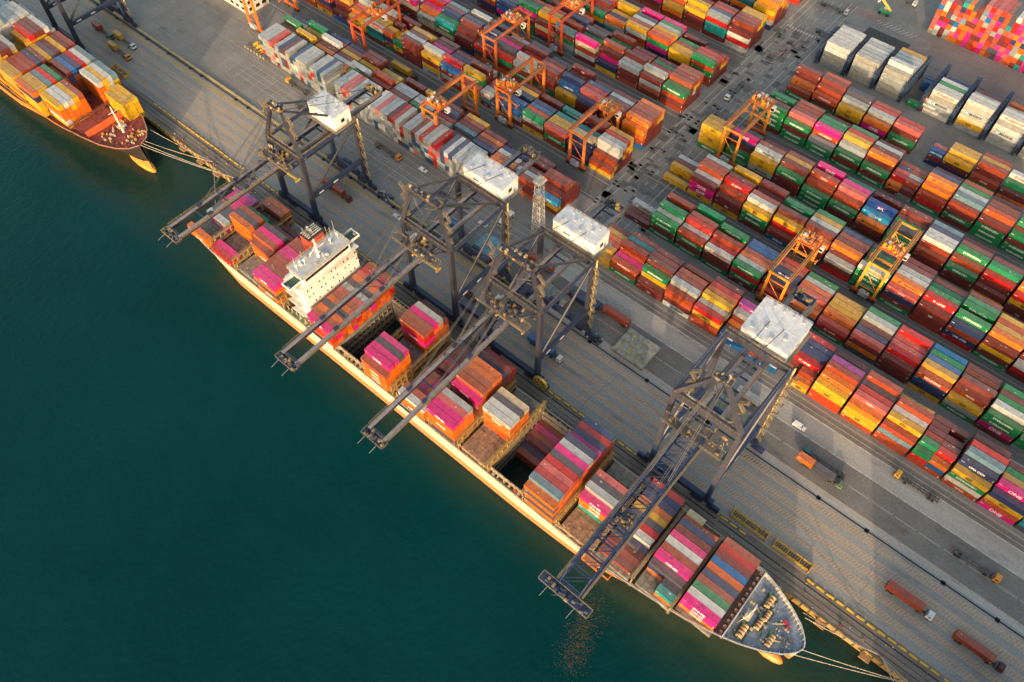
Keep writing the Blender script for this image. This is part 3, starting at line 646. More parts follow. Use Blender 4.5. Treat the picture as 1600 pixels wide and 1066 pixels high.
# the forecastle: blue-grey plate, windlasses, hatches, mooring bitts
mb = MB(); FX = [10.4,13,16,19,21,23,25,27,28.5,29.6,30.5]
for a, c in zip(FX, FX[1:]):
    mb.poly([(a,CY+SH(a)-lerp_tab(DK,a)+.25,lerp_tab(ZD,a)-1.04),(c,CY+SH(c)-max(.3,lerp_tab(DK,c)-.25),lerp_tab(ZD,c)-1.04),(c,CY+SH(c)+max(.3,lerp_tab(DK,c)-.25),lerp_tab(ZD,c)-1.04),(a,CY+SH(a)+lerp_tab(DK,a)-.25,lerp_tab(ZD,a)-1.04)], (.22,.27,.33))
mb.build('forecastle_deck', M_deck, MS)
mb = MB(); mb.beam((10.9,81.2,10.6),(10.9,106.0,10.6), .35, 3.2, (.55,.52,.47)); mb.box(9.0,10.7,81.0,106.0,9.8,10.1,(.14,.12,.10))
for i in range(12): y = 81.6+i*2.1; mb.beam((10.7,y,11.8),(9.3,y,10.1),.12,.2,(.4,.36,.3)); mb.tube((9.9,y+.8,10.1),(9.9,y+.8,10.9),.5,(.55,.42,.28),8)
mb.build('breakwater', M_steel, MS)
for wx, wy, sz in ((14.6,86.6,1.15),(16.5,99.3,1.1),(22.4,89.4,1.0),(17.4,91.6,1.0),(18.0,95.2,.9)):
    mb = MB(); z = 10.8
    mb.box(wx-1.6*sz,wx+1.6*sz,wy-2.4*sz,wy+2.4*sz,z-.4,z+.2,(.05,.09,.07))
    for k in range(4): mb.tube((wx,wy-2.1*sz+k*1.05*sz,z+.9),(wx,wy-1.5*sz+k*1.05*sz,z+.9),.9*sz,(.52,.36,.18),10)
    mb.tube((wx,wy-2.5*sz,z+.9),(wx,wy+2.5*sz,z+.9),.3*sz,(.12,.16,.13),8); mb.box(wx-1.4*sz,wx-.5*sz,wy+1.6*sz,wy+2.7*sz,z,z+1.4*sz,(.06,.14,.10))
    mb.build('mooring_winch', M_steel, MS)
for _ in range(46):
    mb = MB()
    x = rnd.uniform(11.8,27); b_ = lerp_tab(DK,x)-2; y = CY+1.9+rnd.uniform(-b_,b_)*.9; z = lerp_tab(ZD,x)-1.04
    k = rnd.random(); c = rnd.choice([(.50,.40,.06),(.34,.30,.24),(.12,.12,.12),(.05,.13,.10),(.40,.36,.30),(.2,.22,.25)])
    if k < .5: mb.tube((x,y,z),(x,y,z+.8),.28,c,8); mb.tube((x+.9,y,z),(x+.9,y,z+.8),.28,c,8)
    else: mb.box(x-.4,x+.5,y-.3,y+.4,z,z+.35+rnd.random()*.5,c)
    if k < .5: mb.box(x-.3,x+1.2,y-.25,y+.25,z,z+.1,c)
    mb.build('mooring_bitt' if k < .5 else 'deck_locker', M_steel, MS)
for a in ((20.2,94,23.5,96.5),(21,89,25,91),(14,95.5,17.5,93.5)): mb = MB(); mb.beam((a[0],a[1],11.4),(a[2],a[3],11.4),.4,.4,(.5,.36,.2)); mb.build('chain_stopper', M_steel, MS)
mb = MB(); mb.tube((23.2,97.0,10.9),(23.2,97.0,11.9),.8,(.35,.03,.05),8); mb.beam((23.2,97,11.2),(24.6,96.2,11.2),.4,.4,(.35,.03,.05)); mb.tube((24.6,96.2,10.9),(24.6,96.2,11.9),.6,(.35,.03,.05),8)
mb.build('fairlead', M_steel, MS)
mb = MB(); mb.tube((13.6,90.8,10.6),(13.6,90.8,22),.35,(.65,.58,.48),8,r2=.2); mb.box(12.6,14.4,89.4,92.4,12.8,13.1,(.6,.52,.42)); mb.beam((13.6,88.5,19),(13.6,93.2,19),.25,.25,(.6,.55,.48))
for s in (-1,1): mb.beam((13.6,90.8,15),(12.2,90.8+s*3,10.6),.18,.18,(.6,.52,.42))
mb.rail([(12.6,89.4,13.1),(14.4,89.4,13.1),(14.4,92.4,13.1),(12.6,92.4,13.1)],1,(.6,.5,.4),1)
mb.build('foremast', M_steel, MS)
# hatch covers (one per bay and third of the beam), where no hold is open
HC = (.20,.19,.17)
bays = [(-240.6,1),(-226.6,1),(-212,1),(-197,1),(-166.4,1),(-137.8,1),(-119.6,1),(-105.2,1),(-91,1),(-62.3,1),(-47.4,1),(-33.2,1),(-18.2,1),(-4.4,1)]
for x, _ in bays:
    hb = min(15.0, lerp_tab(DK, x+12)-1.0)
    for k in range(3):
        y0, y1 = CY-hb+k*2*hb/3+.06, CY-hb+(k+1)*2*hb/3-.06
        mb = MB(); c = HC if not (x in (-91,-47.4) and k == 0) else (.26,.17,.11)
        zt = 10.6 if x != -4.4 else 10.1
        mb.box(x-.2,x+12.5,y0,y1,8.0,zt,c)
        for i in range(1,6): mb.box(x-.2+i*2.1,x-.12+i*2.1,y0,y1,zt,zt+.05,tuple(v*.6 for v in c))
        for i in range(1,4): mb.box(x,x+12.3,y0+i*2.4,y0+i*2.4+.08,zt,zt+.04,tuple(v*.6 for v in c))
        for i in range(7): a, d = x+rnd.uniform(.6,11.6), rnd.uniform(y0+.6,y1-.6); mb.box(a-.28,a+.28,d-.16,d+.16,zt,zt+.14,(.5,.36,.06))
        mb.build('hatch_cover', M_deck, MS)
# the two open holds: walls with cell guides and a dark floor
for x0, x1, name in ((-154.2,-140.2,'hold'),(-79.0,-64.8,'hold')):
    mb = MB(); y0, y1 = 78.3, 105.4; c = (.30,.26,.20)
    mb.box(x0,x0+.3,y0,y1,-5.6,8.6,c); mb.box(x1-.3,x1,y0,y1,-5.6,8.6,c); mb.box(x0+.3,x1-.3,y0,y0+.3,-5.6,8.6,c); mb.box(x0+.3,x1-.3,y1-.3,y1,-5.6,8.6,c)
    mb.box(x0,x1,y0,y1,-5.9,-5.6,(.10,.10,.10))
    for i in range(12):
        y = y0+1.2+i*2.27
        for xx in (x0+.45,x1-.45): mb.box(xx-.15,xx+.15,y-.14,y+.14,-5.6,8.8,(.16,.14,.12))
        for z in (-2,2,5.5): mb.box(x0+.3,x0+.36,y+.5,y+1.7,z,z+1.2,(.03,.03,.03))
    for z in (-3.5,.4,4.4): mb.box(x0+.3,x0+.7,y0,y1,z,z+.25,(.22,.2,.17))
    for a in (x0-.5,x1+.1): mb.box(a,a+.4,y0-.6,y1+.6,7.5,10.3,(.36,.31,.24))
    for a in (y0-.6,y1+.2): mb.box(x0-.1,x1+.1,a,a+.4,7.5,10.3,(.33,.28,.22))
    mb.build(name, M_deck, MS)
# lashing bridges between the bays
for x, z1, tr in ((-227.4,15,2),(-213.2,14.5,2),(-198.4,15,2),(-184.2,15,2),(-154.9,18.2,3),(-139.2,14.5,2),(-124.6,14.5,2),(-106.4,14.5,2),(-92.4,14.8,2),(-78.9+.2,15.2,2),(-63.4,15,2),(-49.2,15,2),(-34.5,14.5,1),(-19.6,15,1),(-5.6,14.5,1)):
    hb = min(15.6, lerp_tab(DK,x)-.8)
    lashing_frame(x, CY-hb, CY+hb, 8.0, z1, (.40,.27,.09) if x < -40 else (.36,.27,.14), tr).build('lashing_bridge', M_steel, MS)
# side passage: rails, stanchions, pipes and lockers along both edges
for s in (-1,1):
    mb = MB()
    pts = [(x, CY+SH(x)+s*(lerp_tab(DK,x)-.35), lerp_tab(ZD,x)-.1) for x in (-236,-228,-190,-150,-110,-70,-40,-28,-14,0,8)]
    mb.rail(pts, 1.05, (.48,.38,.22), 2.2, .05)
    for yo, r_, c in ((1.2,.14,(.42,.33,.2)),(1.7,.10,(.16,.15,.13)),(2.2,.16,(.45,.36,.22))):
        mb.path([(x, CY+s*(lerp_tab(DK,x)-yo), 7.9) for x in (-228,-190,-150,-110,-70,-40)], r_, c, 5)
    x = -230
    while x < -34:
        y = CY+s*(16.1-1.5); mb.box(x,x+rnd.uniform(.4,1.6),y-.5,y+.5,7.5,8.3+rnd.random(),rnd.choice([(.45,.34,.16),(.35,.30,.24),(.12,.12,.11),(.5,.4,.2),(.4,.1,.05)]))
        mb.beam((x+.3,y-s*.2,7.5),(x+.3,y-s*.2,10.8),.28,.28,(.44,.34,.2)); x += rnd.uniform(1.6,3.4)
    mb.build('side_passage_gear', M_steel, MS)
# deckhouse with wheelhouse, wings, windows, funnel, mast and lifeboat
WH = (.72,.70,.66)
DH = MB(); DH.box(-178.5,-168.4,79.0,104.5,7.5,31.0,WH)
DH.box(-177.5,-167.9,77.6,105.9,31.0,31.5,WH)
for z in (12,16,20,24,28): DH.box(-178.7,-168.2,78.7,104.8,z,z+.18,(.6,.58,.54))
dh = DH.build('deckhouse', M_white, MS)
def win(par, *b6): m_ = MB(); m_.box(*b6, (.03,.03,.035)); m_.build('window', M_glass, par)
for z in (17.2,21.2,25.2,28.8):
    for i in range(13):
        y = 80.2+i*1.95
        if (i+int(z)) % 3: win(dh, -168.38,-168.3,y,y+.55,z,z+.75)
for z in (21.2,25.2,28.8):
    for i in range(4): win(dh, -177+i*2.4,-176.4+i*2.4,78.92,78.998,z,z+.75)
mb = MB(); mb.box(-176.6,-168.8,80.6,102.9,31.5,35.6,WH); mb.box(-177.2,-168.3,80.2,103.3,35.6,35.9,(.42,.45,.46)); wb = mb.build('wheelhouse', M_white, MS)
mb = MB(); mb.box(-168.78,-168.7,81.4,102.1,33.3,34.7,(.03,.035,.04)); mb.build('window', M_glass, wb)
for s in (-1,1):
    mb = MB()
    a, c = (74.9,80.5) if s < 0 else (103.0,108.6)
    mb.box(-174.2,-169.6,a,c,33.1,33.4,(.04,.10,.07)); 
    for u in ((-174.2,-174.0,a,c),(-169.8,-169.6,a,c),(-174,-169.8,a if s < 0 else c-.2,a+.2 if s < 0 else c)): mb.box(u[0],u[1],u[2],u[3],33.4,34.6,WH)
    y = a+.9 if s < 0 else c-.9
    mb.box(-172.8,-170.6,y-.55,y+.55,33.45,33.52,(.02,.02,.025)); mb.box(-172.4,-171.0,y-.3,y+.3,33.55,33.62,(.7,.7,.66)); mb.beam((-170.2,a if s > 0 else c,33),(-170.2,CY+s*12,26),.5,.5,WH)
    mb.build('bridge_wing', M_white, MS)
mb = MB(); mb.box(-182.6,-177.2,92.2,98.8,24,39.6,(.42,.06,.03)); mb.box(-183,-176.8,91.8,99.2,39.6,40.2,(.025,.025,.028))
for i in range(5): mb.tube((-181.4+i*.9,93.6+(i%2)*1.6,40.2),(-181.8+i*.9,93.4+(i%2)*1.6,42.2),.42,(.55,.52,.46) if i % 2 else (.1,.1,.1),8); mb.box(-181.8+i*.95,-181.5+i*.95,92.4,98.6,40.2,40.5,(.5,.47,.42))
mb.box(-176.8,-174,93,97.6,31,35.6,(.40,.06,.03)); mb.box(-177,-174,93.4,97.4,35.6,35.8,(.03,.10,.07)); mb.build('funnel', M_steel, MS)
mb = MB(); W2 = (.70,.68,.64)
mb.tube((-171.6,91,34.9),(-171.6,91,46),.45,W2,8,r2=.25); mb.beam((-171.6,87.5,41),(-171.6,94.5,41),.25,.25,W2); mb.beam((-173,91,44),(-170,91,44),.2,.2,W2); mb.box(-172.3,-170.9,90.2,91.8,39,39.2,W2)
mb.beam((-171.6,91,43),(-175,88.8,35),.2,.2,W2); mb.beam((-171.6,91,43),(-175,93.2,35),.2,.2,W2)
for y in (82,85.5,98,101.5): mb.tube((-173,y,34.9),(-173,y,38.5),.09,W2,5); mb.sphere((-173,y,38.6),.6,W2,8)
for i in range(10): a, c = rnd.uniform(-176.5,-169.5), rnd.uniform(81,102); mb.box(a,a+.9,c,c+.9,35.9,36.4+rnd.random(),rnd.choice([W2,(.5,.5,.5),(.35,.36,.36)]))
for y in (83,86.5,99,100.5,102.4): mb.tube((-175.5,y,34.9),(-175.5,y,40+rnd.random()*3),.05,(.5,.5,.5),4)
mb.build('mast', M_white, MS)
mb = MB(); mb.rail([(-177.1,80.4,35.9),(-168.5,80.4,35.9),(-168.5,103.1,35.9),(-177.1,103.1,35.9),(-177.1,80.4,35.9)], 1.0, (.60,.46,.20), 1.6, .07); mb.build('roof_railing', M_white, MS)
for z in (13,18.5,24): mb = MB(); mb.box(-178.4,-172,77.0,78.98,z,z+.15,(.45,.47,.44)); mb.rail([(-178.4,77.1,z+.15),(-172,77.1,z+.15)],1,(.62,.60,.55),1.5); mb.build('gallery', M_white, MS)
mb = MB(); mb.box(-182,-168,76.3,78.98,8.2,8.5,(.08,.18,.13)); mb.build('boat_deck', M_white, MS)
mb = MB(); mb.sphere((0,0,0),1,(.70,.26,.03),10); mb.v = [(-164.8+v[0]*4.2,77.4+v[1]*1.4,13.2+v[2]*1.5) for v in mb.v]; mb.box(-166.5,-163.2,76.6,78.2,14.2,15.0,(.68,.30,.05))
lb = mb.build('lifeboat', M_white, MS, smooth=False)
for x in (-167.6,-162.0): mb = MB(); mb.beam((x,79,8.4),(x,76.4,16),.4,.5,WH); mb.beam((x,76.4,16),(x,78.6,16.4),.3,.3,WH); mb.build('davit', M_white, MS)
mb = MB(); mb.box(-168.6,-156,75.9,76.2,8.6,11.6,WH)
for i in range(6): mb.box(-168+i*2.0,-167.2+i*2.0,76.2,77.6,8.6,9.4+rnd.random(),rnd.choice([WH,(.1,.18,.13),(.5,.42,.3)]))
mb.build('side_bulwark', M_white, MS)
# orange pilot ladder platform hung over the side and the accommodation ladder
mb = MB(); O = (.62,.22,.05)
for x in (-36,-30.6,-25.6): mb.beam((x,77.2,8.9),(x,73.2,8.9),.25,.25,O)
for y in (73.2,75.2,77): mb.beam((-36,y,8.9),(-25.6,y,8.9),.25,.25,O)
mb.box(-35.8,-31,73.4,76.8,8.95,9.02,(.35,.15,.06)); mb.rail([(-36,73.2,8.9),(-25.6,73.2,8.9)],1.1,O,1.3,.06); mb.rail([(-36,77.2,8.9),(-36,73.2,8.9)],1.1,O,1.3,.06)
mb.build('side_platform', M_steel, MS)
mb = MB()
for i in range(60): a, c = rnd.uniform(-38.5,-33.6), rnd.uniform(77.5,86); mb.box(a,a+rnd.uniform(.2,1.1),c,c+rnd.uniform(.2,1),8,8.6+rnd.random()*1.8,rnd.choice([(.08,.08,.085),(.12,.12,.13),(.3,.28,.25),(.4,.25,.12)]))
mb.build('lashing_gear', M_deck, MS)

# ---- the second ship, red deck and dark hull
CY2 = 92.0
DK2 = [(-560,16.8),(-366,16.8),(-341,15.9),(-323,13.8),(-312,11.6),(-304,8.2),(-299.5,4.8),(-297.5,.5)]
WL2 = [(-560,16.4),(-388,15.6),(-362,11.8),(-345,7.6),(-330,3.8),(-320,1.4),(-314,.3),(-297.5,.05)]
ZD2 = [(-560,9.8),(-346,9.8),(-336,10.6),(-325,12.0),(-297.5,12.8)]
xs2 = [-560,-480,-440,-410,-385,-372,-362,-350,-344,-338,-333,-328,-323,-319,-315,-312,-308,-304,-301.5,-299.5,-298.3,-297.5]
S2R = thing('container_ship', 'dark-hulled container ship with a red bow deck, moored at top left', 'ship', (-430,CY2,-3))
hull_mesh(xs2, CY2, DK2, WL2, ZD2, [(.022,.019,.019),(.02,.018,.018),(.55,.20,.04),(.45,.15,.04)]).build('hull', M_hull, S2R)
deck_mesh(xs2, CY2, DK2, ZD2, .9, (.26,.05,.035)).build('main_deck', M_deck, S2R)
mb = MB()
for a, c in zip(xs2, xs2[1:]):
    for s in (-1,1): mb.beam((a,CY2+s*(lerp_tab(DK2,a)-.12),lerp_tab(ZD2,a)),(c,CY2+s*(lerp_tab(DK2,c)-.12),lerp_tab(ZD2,c)),.4,.2,(.60,.25,.06) if a < -340 else (.45,.22,.14))
mb.build('bulwark', M_steel, S2R)
mb = MB(); mb.sphere((0,0,0),1,(.62,.24,.03),12); mb.v = [(-306.2+v[0]*10.6, 92.0+v[1]*2.5, -2.9+v[2]*2.2) for v in mb.v]; mb.build('bulbous_bow', M_hull, S2R, smooth=True)
mb = MB(); mb.beam((-321,80.4,12.6),(-321,104.4,12.6),.5,3.6,(.60,.10,.03)); mb.beam((-321.8,80.4,12.9),(-321.8,104.4,12.9),1.2,.25,(.55,.10,.03)); mb.build('breakwater', M_steel, S2R)
for k in range(2): mb = MB(); mb.box(-333-k*.0,-323.5,79.8+k*9,88.7+k*9,9.2,11.2+.002*k,(.26,.055,.04)); mb.build('hatch_cover', M_deck, S2R)
mb = MB(); mb.tube((-311.6,92.6,11.4),(-311.6,92.6,26),.55,(.66,.60,.5),8,r2=.25); mb.box(-313,-310.4,91.2,94,14.6,14.9,(.6,.52,.42)); mb.beam((-311.6,90.2,23),(-311.6,95,23),.25,.25,(.6,.52,.42)); mb.rail([(-313,91.2,14.9),(-310.4,91.2,14.9),(-310.4,94,14.9),(-313,94,14.9)],1,(.6,.5,.4),1); mb.build('foremast', M_steel, S2R)
for _ in range(50):
    mb = MB()
    x = rnd.uniform(-319,-301); b_ = max(.5, lerp_tab(DK2,x)-1.4); y = CY2+rnd.uniform(-b_,b_); z = lerp_tab(ZD2,x)-.9; c = rnd.choice([(.5,.4,.28),(.35,.06,.04),(.12,.05,.04),(.55,.5,.42),(.5,.3,.05)])
    if rnd.random() < .5: mb.tube((x,y,z),(x,y,z+.9),.35,c,8)
    else: mb.box(x-.6,x+.6,y-.4,y+.4,z,z+.9,c)
    mb.build('deck_locker', M_steel, S2R)
for x in (-331.6,-348.4,-365,-381.6,-398.2,-414.8): lashing_frame(x, CY2-14, CY2+14, 9, 13, (.22,.08,.05), 1).build('lashing_bridge', M_steel, S2R)

# ---- the next ship along the berth, past the right edge of the picture
CY3 = 91.75
S3 = thing('container_ship', 'container ship berthed beyond the right edge of the picture', 'ship', (200,CY3,-3))
D3 = [(67,14.5),(74,16.1),(330,16.1)]; W3 = [(67,12),(84,16),(330,16)]; Z3 = [(67,9),(330,9)]; x3 = [67,74,110,180,260,330]
hull_mesh(x3, CY3, D3, W3, Z3, HB).build('hull', M_hull, S3); deck_mesh(x3, CY3, D3, Z3, 1.0, (.12,.1,.09)).build('main_deck', M_deck, S3)
mb = MB(); mb.box(100,112,78,105,8,34,WH); mb.box(101,111,75.6,108,34,37,WH); mb.build('deckhouse', M_white, S3)
mb = MB()
for i, x in enumerate((69.2,83.7,118,132.5,147,161.5,176,190.5,205)):
    for r_ in range(13): 
        n_ = rnd.choice((5,6,6,6)) if x < 200 else 4
        for t in range(n_): mb.box(x,x+LL,SY+r_*SP,SY+r_*SP+LW,10.6+t*LH,10.6+t*LH+2.64,PAL[rnd.choice('KoobbMDsRN')])
mb.build('deck_cargo', M_cont, S3)
# ------------------------------------------------------------------ quay cranes
NV = (.028,.038,.075); NV2 = (.058,.055,.078); YR = (.34,.22,.07)
def stairs(mb, x, y, z0, z1, col):
    z, s = z0, 1
    while z < z1-2.6:
        mb.beam((x-1.2*s,y,z),(x+1.2*s,y,z+2.7),.7,.12,(.16,.13,.09)); mb.rail([(x-1.2*s,y-.45,z),(x+1.2*s,y-.45,z+2.7)],1,col,1.2,.05); mb.rail([(x-1.2*s,y+.45,z),(x+1.2*s,y+.45,z+2.7)],1,col,1.2,.05)
        mb.box(x+1.2*s-.5,x+1.2*s+.5,y-.7,y+.7,z+2.65,z+2.72,(.14,.12,.09)); z += 2.72; s = -s
def clutter(mb, x0, x1, y0, y1, z, n, cols, h=1.6):
    for _ in range(n):
        a, c = rnd.uniform(x0,x1), rnd.uniform(y0,y1); k = rnd.random()
        if k < .45: mb.box(a,a+rnd.uniform(.3,1.2),c,c+rnd.uniform(.3,1.2),z,z+rnd.uniform(.3,h),rnd.choice(cols))
        elif k < .75: mb.beam((a,c,z),(a+rnd.uniform(-1.5,1.5),c+rnd.uniform(-1.5,1.5),z+rnd.uniform(.2,h)),.16,.16,rnd.choice(cols))
        else: mb.tube((a,c,z+.4),(a+rnd.uniform(.4,1.1),c,z+.4),rnd.uniform(.25,.6),rnd.choice(cols),8)
def sts_crane(label, cx, hw, zb, zk, za, tip, rear, house, lattice=False, reel=False, gw=3.3, yw=118.2, yl=147.2, hx=0, hz=None):
    t = thing('quay_crane', label, 'crane', (cx,132,0), 'quay cranes')
    global NV, NV2, YR
    NV, NV2, YR = ((.018,.036,.095),(.045,.048,.072),(.26,.20,.11)) if lattice else ((.018,.028,.066),(.026,.029,.046),(.36,.24,.08) if zk < 40 else (.20,.15,.08))
    X = (cx-hw, cx+hw); leg_top = hw*1.0
    for y in (yw, yl):
        mb = MB(); mb.box(X[0]-2.6,X[1]+2.6,y-.9,y+.9,3.2,5.4,NV); mb.build('sill_beam', M_steel, t)
        for x in X:
            b = MB()
            for s in (-1,1):
                b.box(x+s*3.2-2.3,x+s*3.2+2.3,y-.55,y+.55,1.5,3.0,NV)
                for k in range(4): b.tube((x+s*3.2-1.8+k*1.2,y-.35,.55),(x+s*3.2-1.8+k*1.2,y+.35,.55),.5,(.04,.04,.045),8)
                b.box(x+s*3.2-2.4,x+s*3.2+2.4,y-.8,y+.8,.9,1.5,NV)
            b.box(x-2,x+2,y-.4,y+.4,2.4,3.4,NV); b.build('bogie', M_steel, t)
    for x in X:
        for y in (yw, yl):
            mb = MB(); top = (x, y+(1.0 if y == yw else .6), zk)
            mb.beam((x,y,5.4),(x+(top[0]-x)*.25,y+(top[1]-y)*.25,5.4+(zk-5.4)*.25),1.7,2.0,NV,w2=1.6,h2=1.9); mb.beam((x,y+(top[1]-y)*.25,5.4+(zk-5.4)*.25),top,1.6,1.9,NV2,w2=1.4,h2=1.7)
            L_ = mb.build('leg', M_steel, t)
        mb = MB(); mb.box(x-.7,x+.7,yw+.9,yl-.9,14.6,16.6,NV); mb.box(x-.72,x+.72,yw+4,yw+6.5,15.3,16.0,(.6,.6,.58)); mb.box(x-.72,x+.72,yw+12,yw+14.5,15.3,16.0,(.6,.6,.58)); mb.rail([(x-.7,yw+1,16.6),(x-.7,yl-1,16.6)],1,NV2,2.5,.05)
        mb.build('portal_beam', M_steel, t)
        mb = MB(); mb.tube((x,yw+1.2,16.6),(x,yl-.2,zk-2),.55,NV2,8); mb.build('diagonal_brace', M_steel, t)
        mb = MB(); mb.tube((x,yw+1.2,zk-.6),(x,yl-.2,zk-.6),.75,NV,8); mb.rail([(x,yw+1.2,zk+.2),(x,yl-.2,zk+.2)],1.0,YR,2.5,.05); mb.build('upper_tie', M_steel, t)
    for y in (yw+1, yl+.6):
        mb = MB(); mb.box(X[0]-.6,X[1]+.6,y-.8,y+.8,zk-2.2,zk-.2,NV2); mb.rail([(X[0],y-.8,zk-.2),(X[1],y-.8,zk-.2)],1.1,YR,1.6,.06); mb.rail([(X[0],y+.8,zk-.2),(X[1],y+.8,zk-.2)],1.1,YR,1.6,.06)
        for s in (-1,1): mb.beam((cx+s*gw,y,zb+1),(cx+s*gw,y,zk-1.8),1.0,1.2,NV)
        mb.build('cross_beam', M_steel, t)
    yh = yw-5
    for s in (-1,1):
        x = cx+s*gw
        for nm, a, c in (('boom_girder',tip,yh-.3),('bridge_girder',yh,rear)):
            mb = MB()
            if lattice and nm == 'boom_girder':
                mb.box(x-.35,x+.35,a,c,zb-.6,zb+.2,NV); mb.box(x-.25,x+.25,a+6,c,zb+3.0,zb+3.5,NV); k = a+2
                mb.beam((x,a+.5,zb),(x,a+6,zb+3.2),.4,.4,NV)
                while k < c-3:
                    mb.beam((x,k,zb),(x,k+2,zb+3.2),.2,.2,NV); mb.beam((x,k+2,zb+3.2),(x,k+4,zb),.2,.2,NV); k += 4
            else:
                mb.box(x-.45,x+.45,a,c,zb-.9,zb+.9,NV2); mb.box(x-.62,x+.62,a+.01,c-.01,zb+.9,zb+1.02,(.22,.20,.21))
            g_ = mb.build(nm, M_steel, t)
            mb = MB(); xo = x+s*1.15; mb.box(min(xo,x+s*.5),max(xo,x+s*.5),a+1,c-1,zb+.55,zb+.63,(.18,.15,.11)); mb.rail([(xo,a+1,zb+.6),(xo,c-1,zb+.6)],1.05,YR,2.0,.055); mb.build('walkway', M_steel, g_)
    k = tip+1; i = 0
    while k < rear:
        mb = MB()
        if not (yh-6 < k < yh+10) or lattice: mb.box(cx-gw,cx+gw,k-.25,k+.25,zb+(.5 if not lattice else -.1),zb+(1.0 if not lattice else .3),NV)
        if lattice and k < yh: mb.beam((cx-gw,k,zb+.1),(cx+gw,k+5.4,zb+.1),.22,.22,NV); mb.beam((cx-gw,k,zb+3.3),(cx+gw,k+5.4,zb+3.3),.18,.18,NV); mb.box(cx-gw,cx+gw,k-.15,k+.15,zb+3.1,zb+3.4,NV)
        if not lattice and yh-34 < k < yh-4: mb.beam((cx-gw,k,zb+2.6),(cx+gw,k,zb+2.6),.22,.22,NV2); mb.beam((cx-gw,k,zb+2.6),(cx+gw,k+6,zb+1),.14,.14,NV2); mb.beam((cx-gw,k,zb+.9),(cx-gw,k,zb+2.6),.2,.2,NV2); mb.beam((cx+gw,k,zb+.9),(cx+gw,k,zb+2.6),.2,.2,NV2)
        if mb.v: mb.build('girder_tie', M_steel, t)
        k += 5.4 if lattice else (11 if k < yw-40 else 7); i += 1
    # boom tip platform
    mb = MB(); w_ = gw+(5.0 if lattice else 1.3)
    mb.box(cx-w_,cx+w_,tip-2.4,tip+.4,zb-.5,zb-.2,NV); mb.rail([(cx-w_,tip-2.4,zb-.2),(cx+w_,tip-2.4,zb-.2),(cx+w_,tip+.4,zb-.2),(cx-w_,tip+.4,zb-.2),(cx-w_,tip-2.4,zb-.2)],1.1,YR,1.3,.07)
    clutter(mb, cx-w_+.4, cx+w_-1.2, tip-2.2, tip-.2, zb-.2, 26, [(.06,.07,.10),(.10,.10,.11),(.2,.16,.1),NV], 1.4)
    for s in (-.6,.5): mb.beam((cx+s*w_,tip-2.4,zb),(cx+s*w_-.3,tip-5.5,zb-1),.1,.1,(.25,.25,.25))
    mb.build('tip_platform', M_steel, t)
    # hinge platform and apex frame
    mb = MB(); mb.box(cx-hw+.8,cx+hw-.8,yh-1.6,yh+1.6,zb+1.0,zb+1.25,(.12,.11,.10)); mb.rail([(cx-hw+.8,yh-1.6,zb+1.25),(cx+hw-.8,yh-1.6,zb+1.25)],1.1,YR,1.2,.07); mb.rail([(cx-hw+.8,yh+1.6,zb+1.25),(cx+hw-.8,yh+1.6,zb+1.25)],1.1,YR,1.2,.07)
    clutter(mb, cx-hw+1, cx+hw-2, yh-1.6, yw+.6, zb+1.25, 55, [YR,(.20,.14,.07),(.12,.10,.08),NV,NV,(.08,.08,.09),(.34,.28,.2)], 2.2)
    mb.build('hinge_platform', M_steel, t)
    ax = (5.9 if not lattice else 1.4) if zk > 40 else 2.8
    for s in (-1,1):
        mb = MB(); mb.beam((cx+s*hw,yw+1,zk),(cx+s*ax,yw+2.6,za),1.5,1.5,NV2,w2=1.1,h2=1.1)
        mb.build('apex_leg', M_steel, t)
        mb = MB(); mb.tube((cx+s*ax,yw+2.6,za),(cx+s*(hw-1.5 if not lattice else 3.2),yl,zk+.3),.5,NV2,8); mb.build('backstay', M_steel, t)
        mb = MB()
        for fy, r_ in (((tip+ (yh-tip)*.30), .09),((tip+(yh-tip)*.66), .09)):
            for d_ in (-.35,.35): mb.tube((cx+s*ax*.8+d_,yw+2,za-.3),(cx+s*gw+d_*.6,fy,zb+1),r_,(.05,.05,.06),5)
            mb.box(cx+s*gw-.5,cx+s*gw+.5,fy-.9,fy+.9,zb+.9,zb+2.0,NV)
        mb.build('forestay', M_steel, t)
        mb = MB(); mb.tube((cx+s*ax*.8,yw+2.8,za-.2),(cx+s*gw,rear-4,zb+1),.14,(.08,.08,.10),5); mb.build('rear_stay', M_steel, t)
    mb = MB(); mb.box(cx-ax-1.6,cx+ax+1.6,yw+1.2,yw+4.0,za-.2,za+.1,NV2); mb.box(cx-ax,cx+ax,yw+2,yw+3.2,za+.1,za+1.2,NV2)
    mb.rail([(cx-ax-1.6,yw+1.2,za+.1),(cx+ax+1.6,yw+1.2,za+.1),(cx+ax+1.6,yw+4,za+.1),(cx-ax-1.6,yw+4,za+.1),(cx-ax-1.6,yw+1.2,za+.1)],1.1,YR,1.1,.07)
    clutter(mb, cx-ax-1.2, cx+ax, yw+1.3, yw+3.6, za+.1, 34, [NV,NV2,(.2,.18,.16),(.4,.3,.16),(.1,.1,.1)], 2.0)
    mb.build('apex_platform', M_steel, t)
    for q_ in range(5): s = rnd.choice((-1,1)); mb = MB(); mb.beam((cx+s*ax,yw+2.6,za-q_*2.2),(cx+s*rnd.uniform(0,ax),yw+rnd.uniform(1,5),za-2-q_*2.2),.16,.16,(.16,.13,.09)); mb.build('apex_brace', M_steel, t)
    for s in (-1,1): mb = MB(); stairs(mb, cx+s*(ax+hw)/2+1.6*s, yw+2.2, zk+.5, za-1, YR); mb.build('apex_stair', M_steel, t)
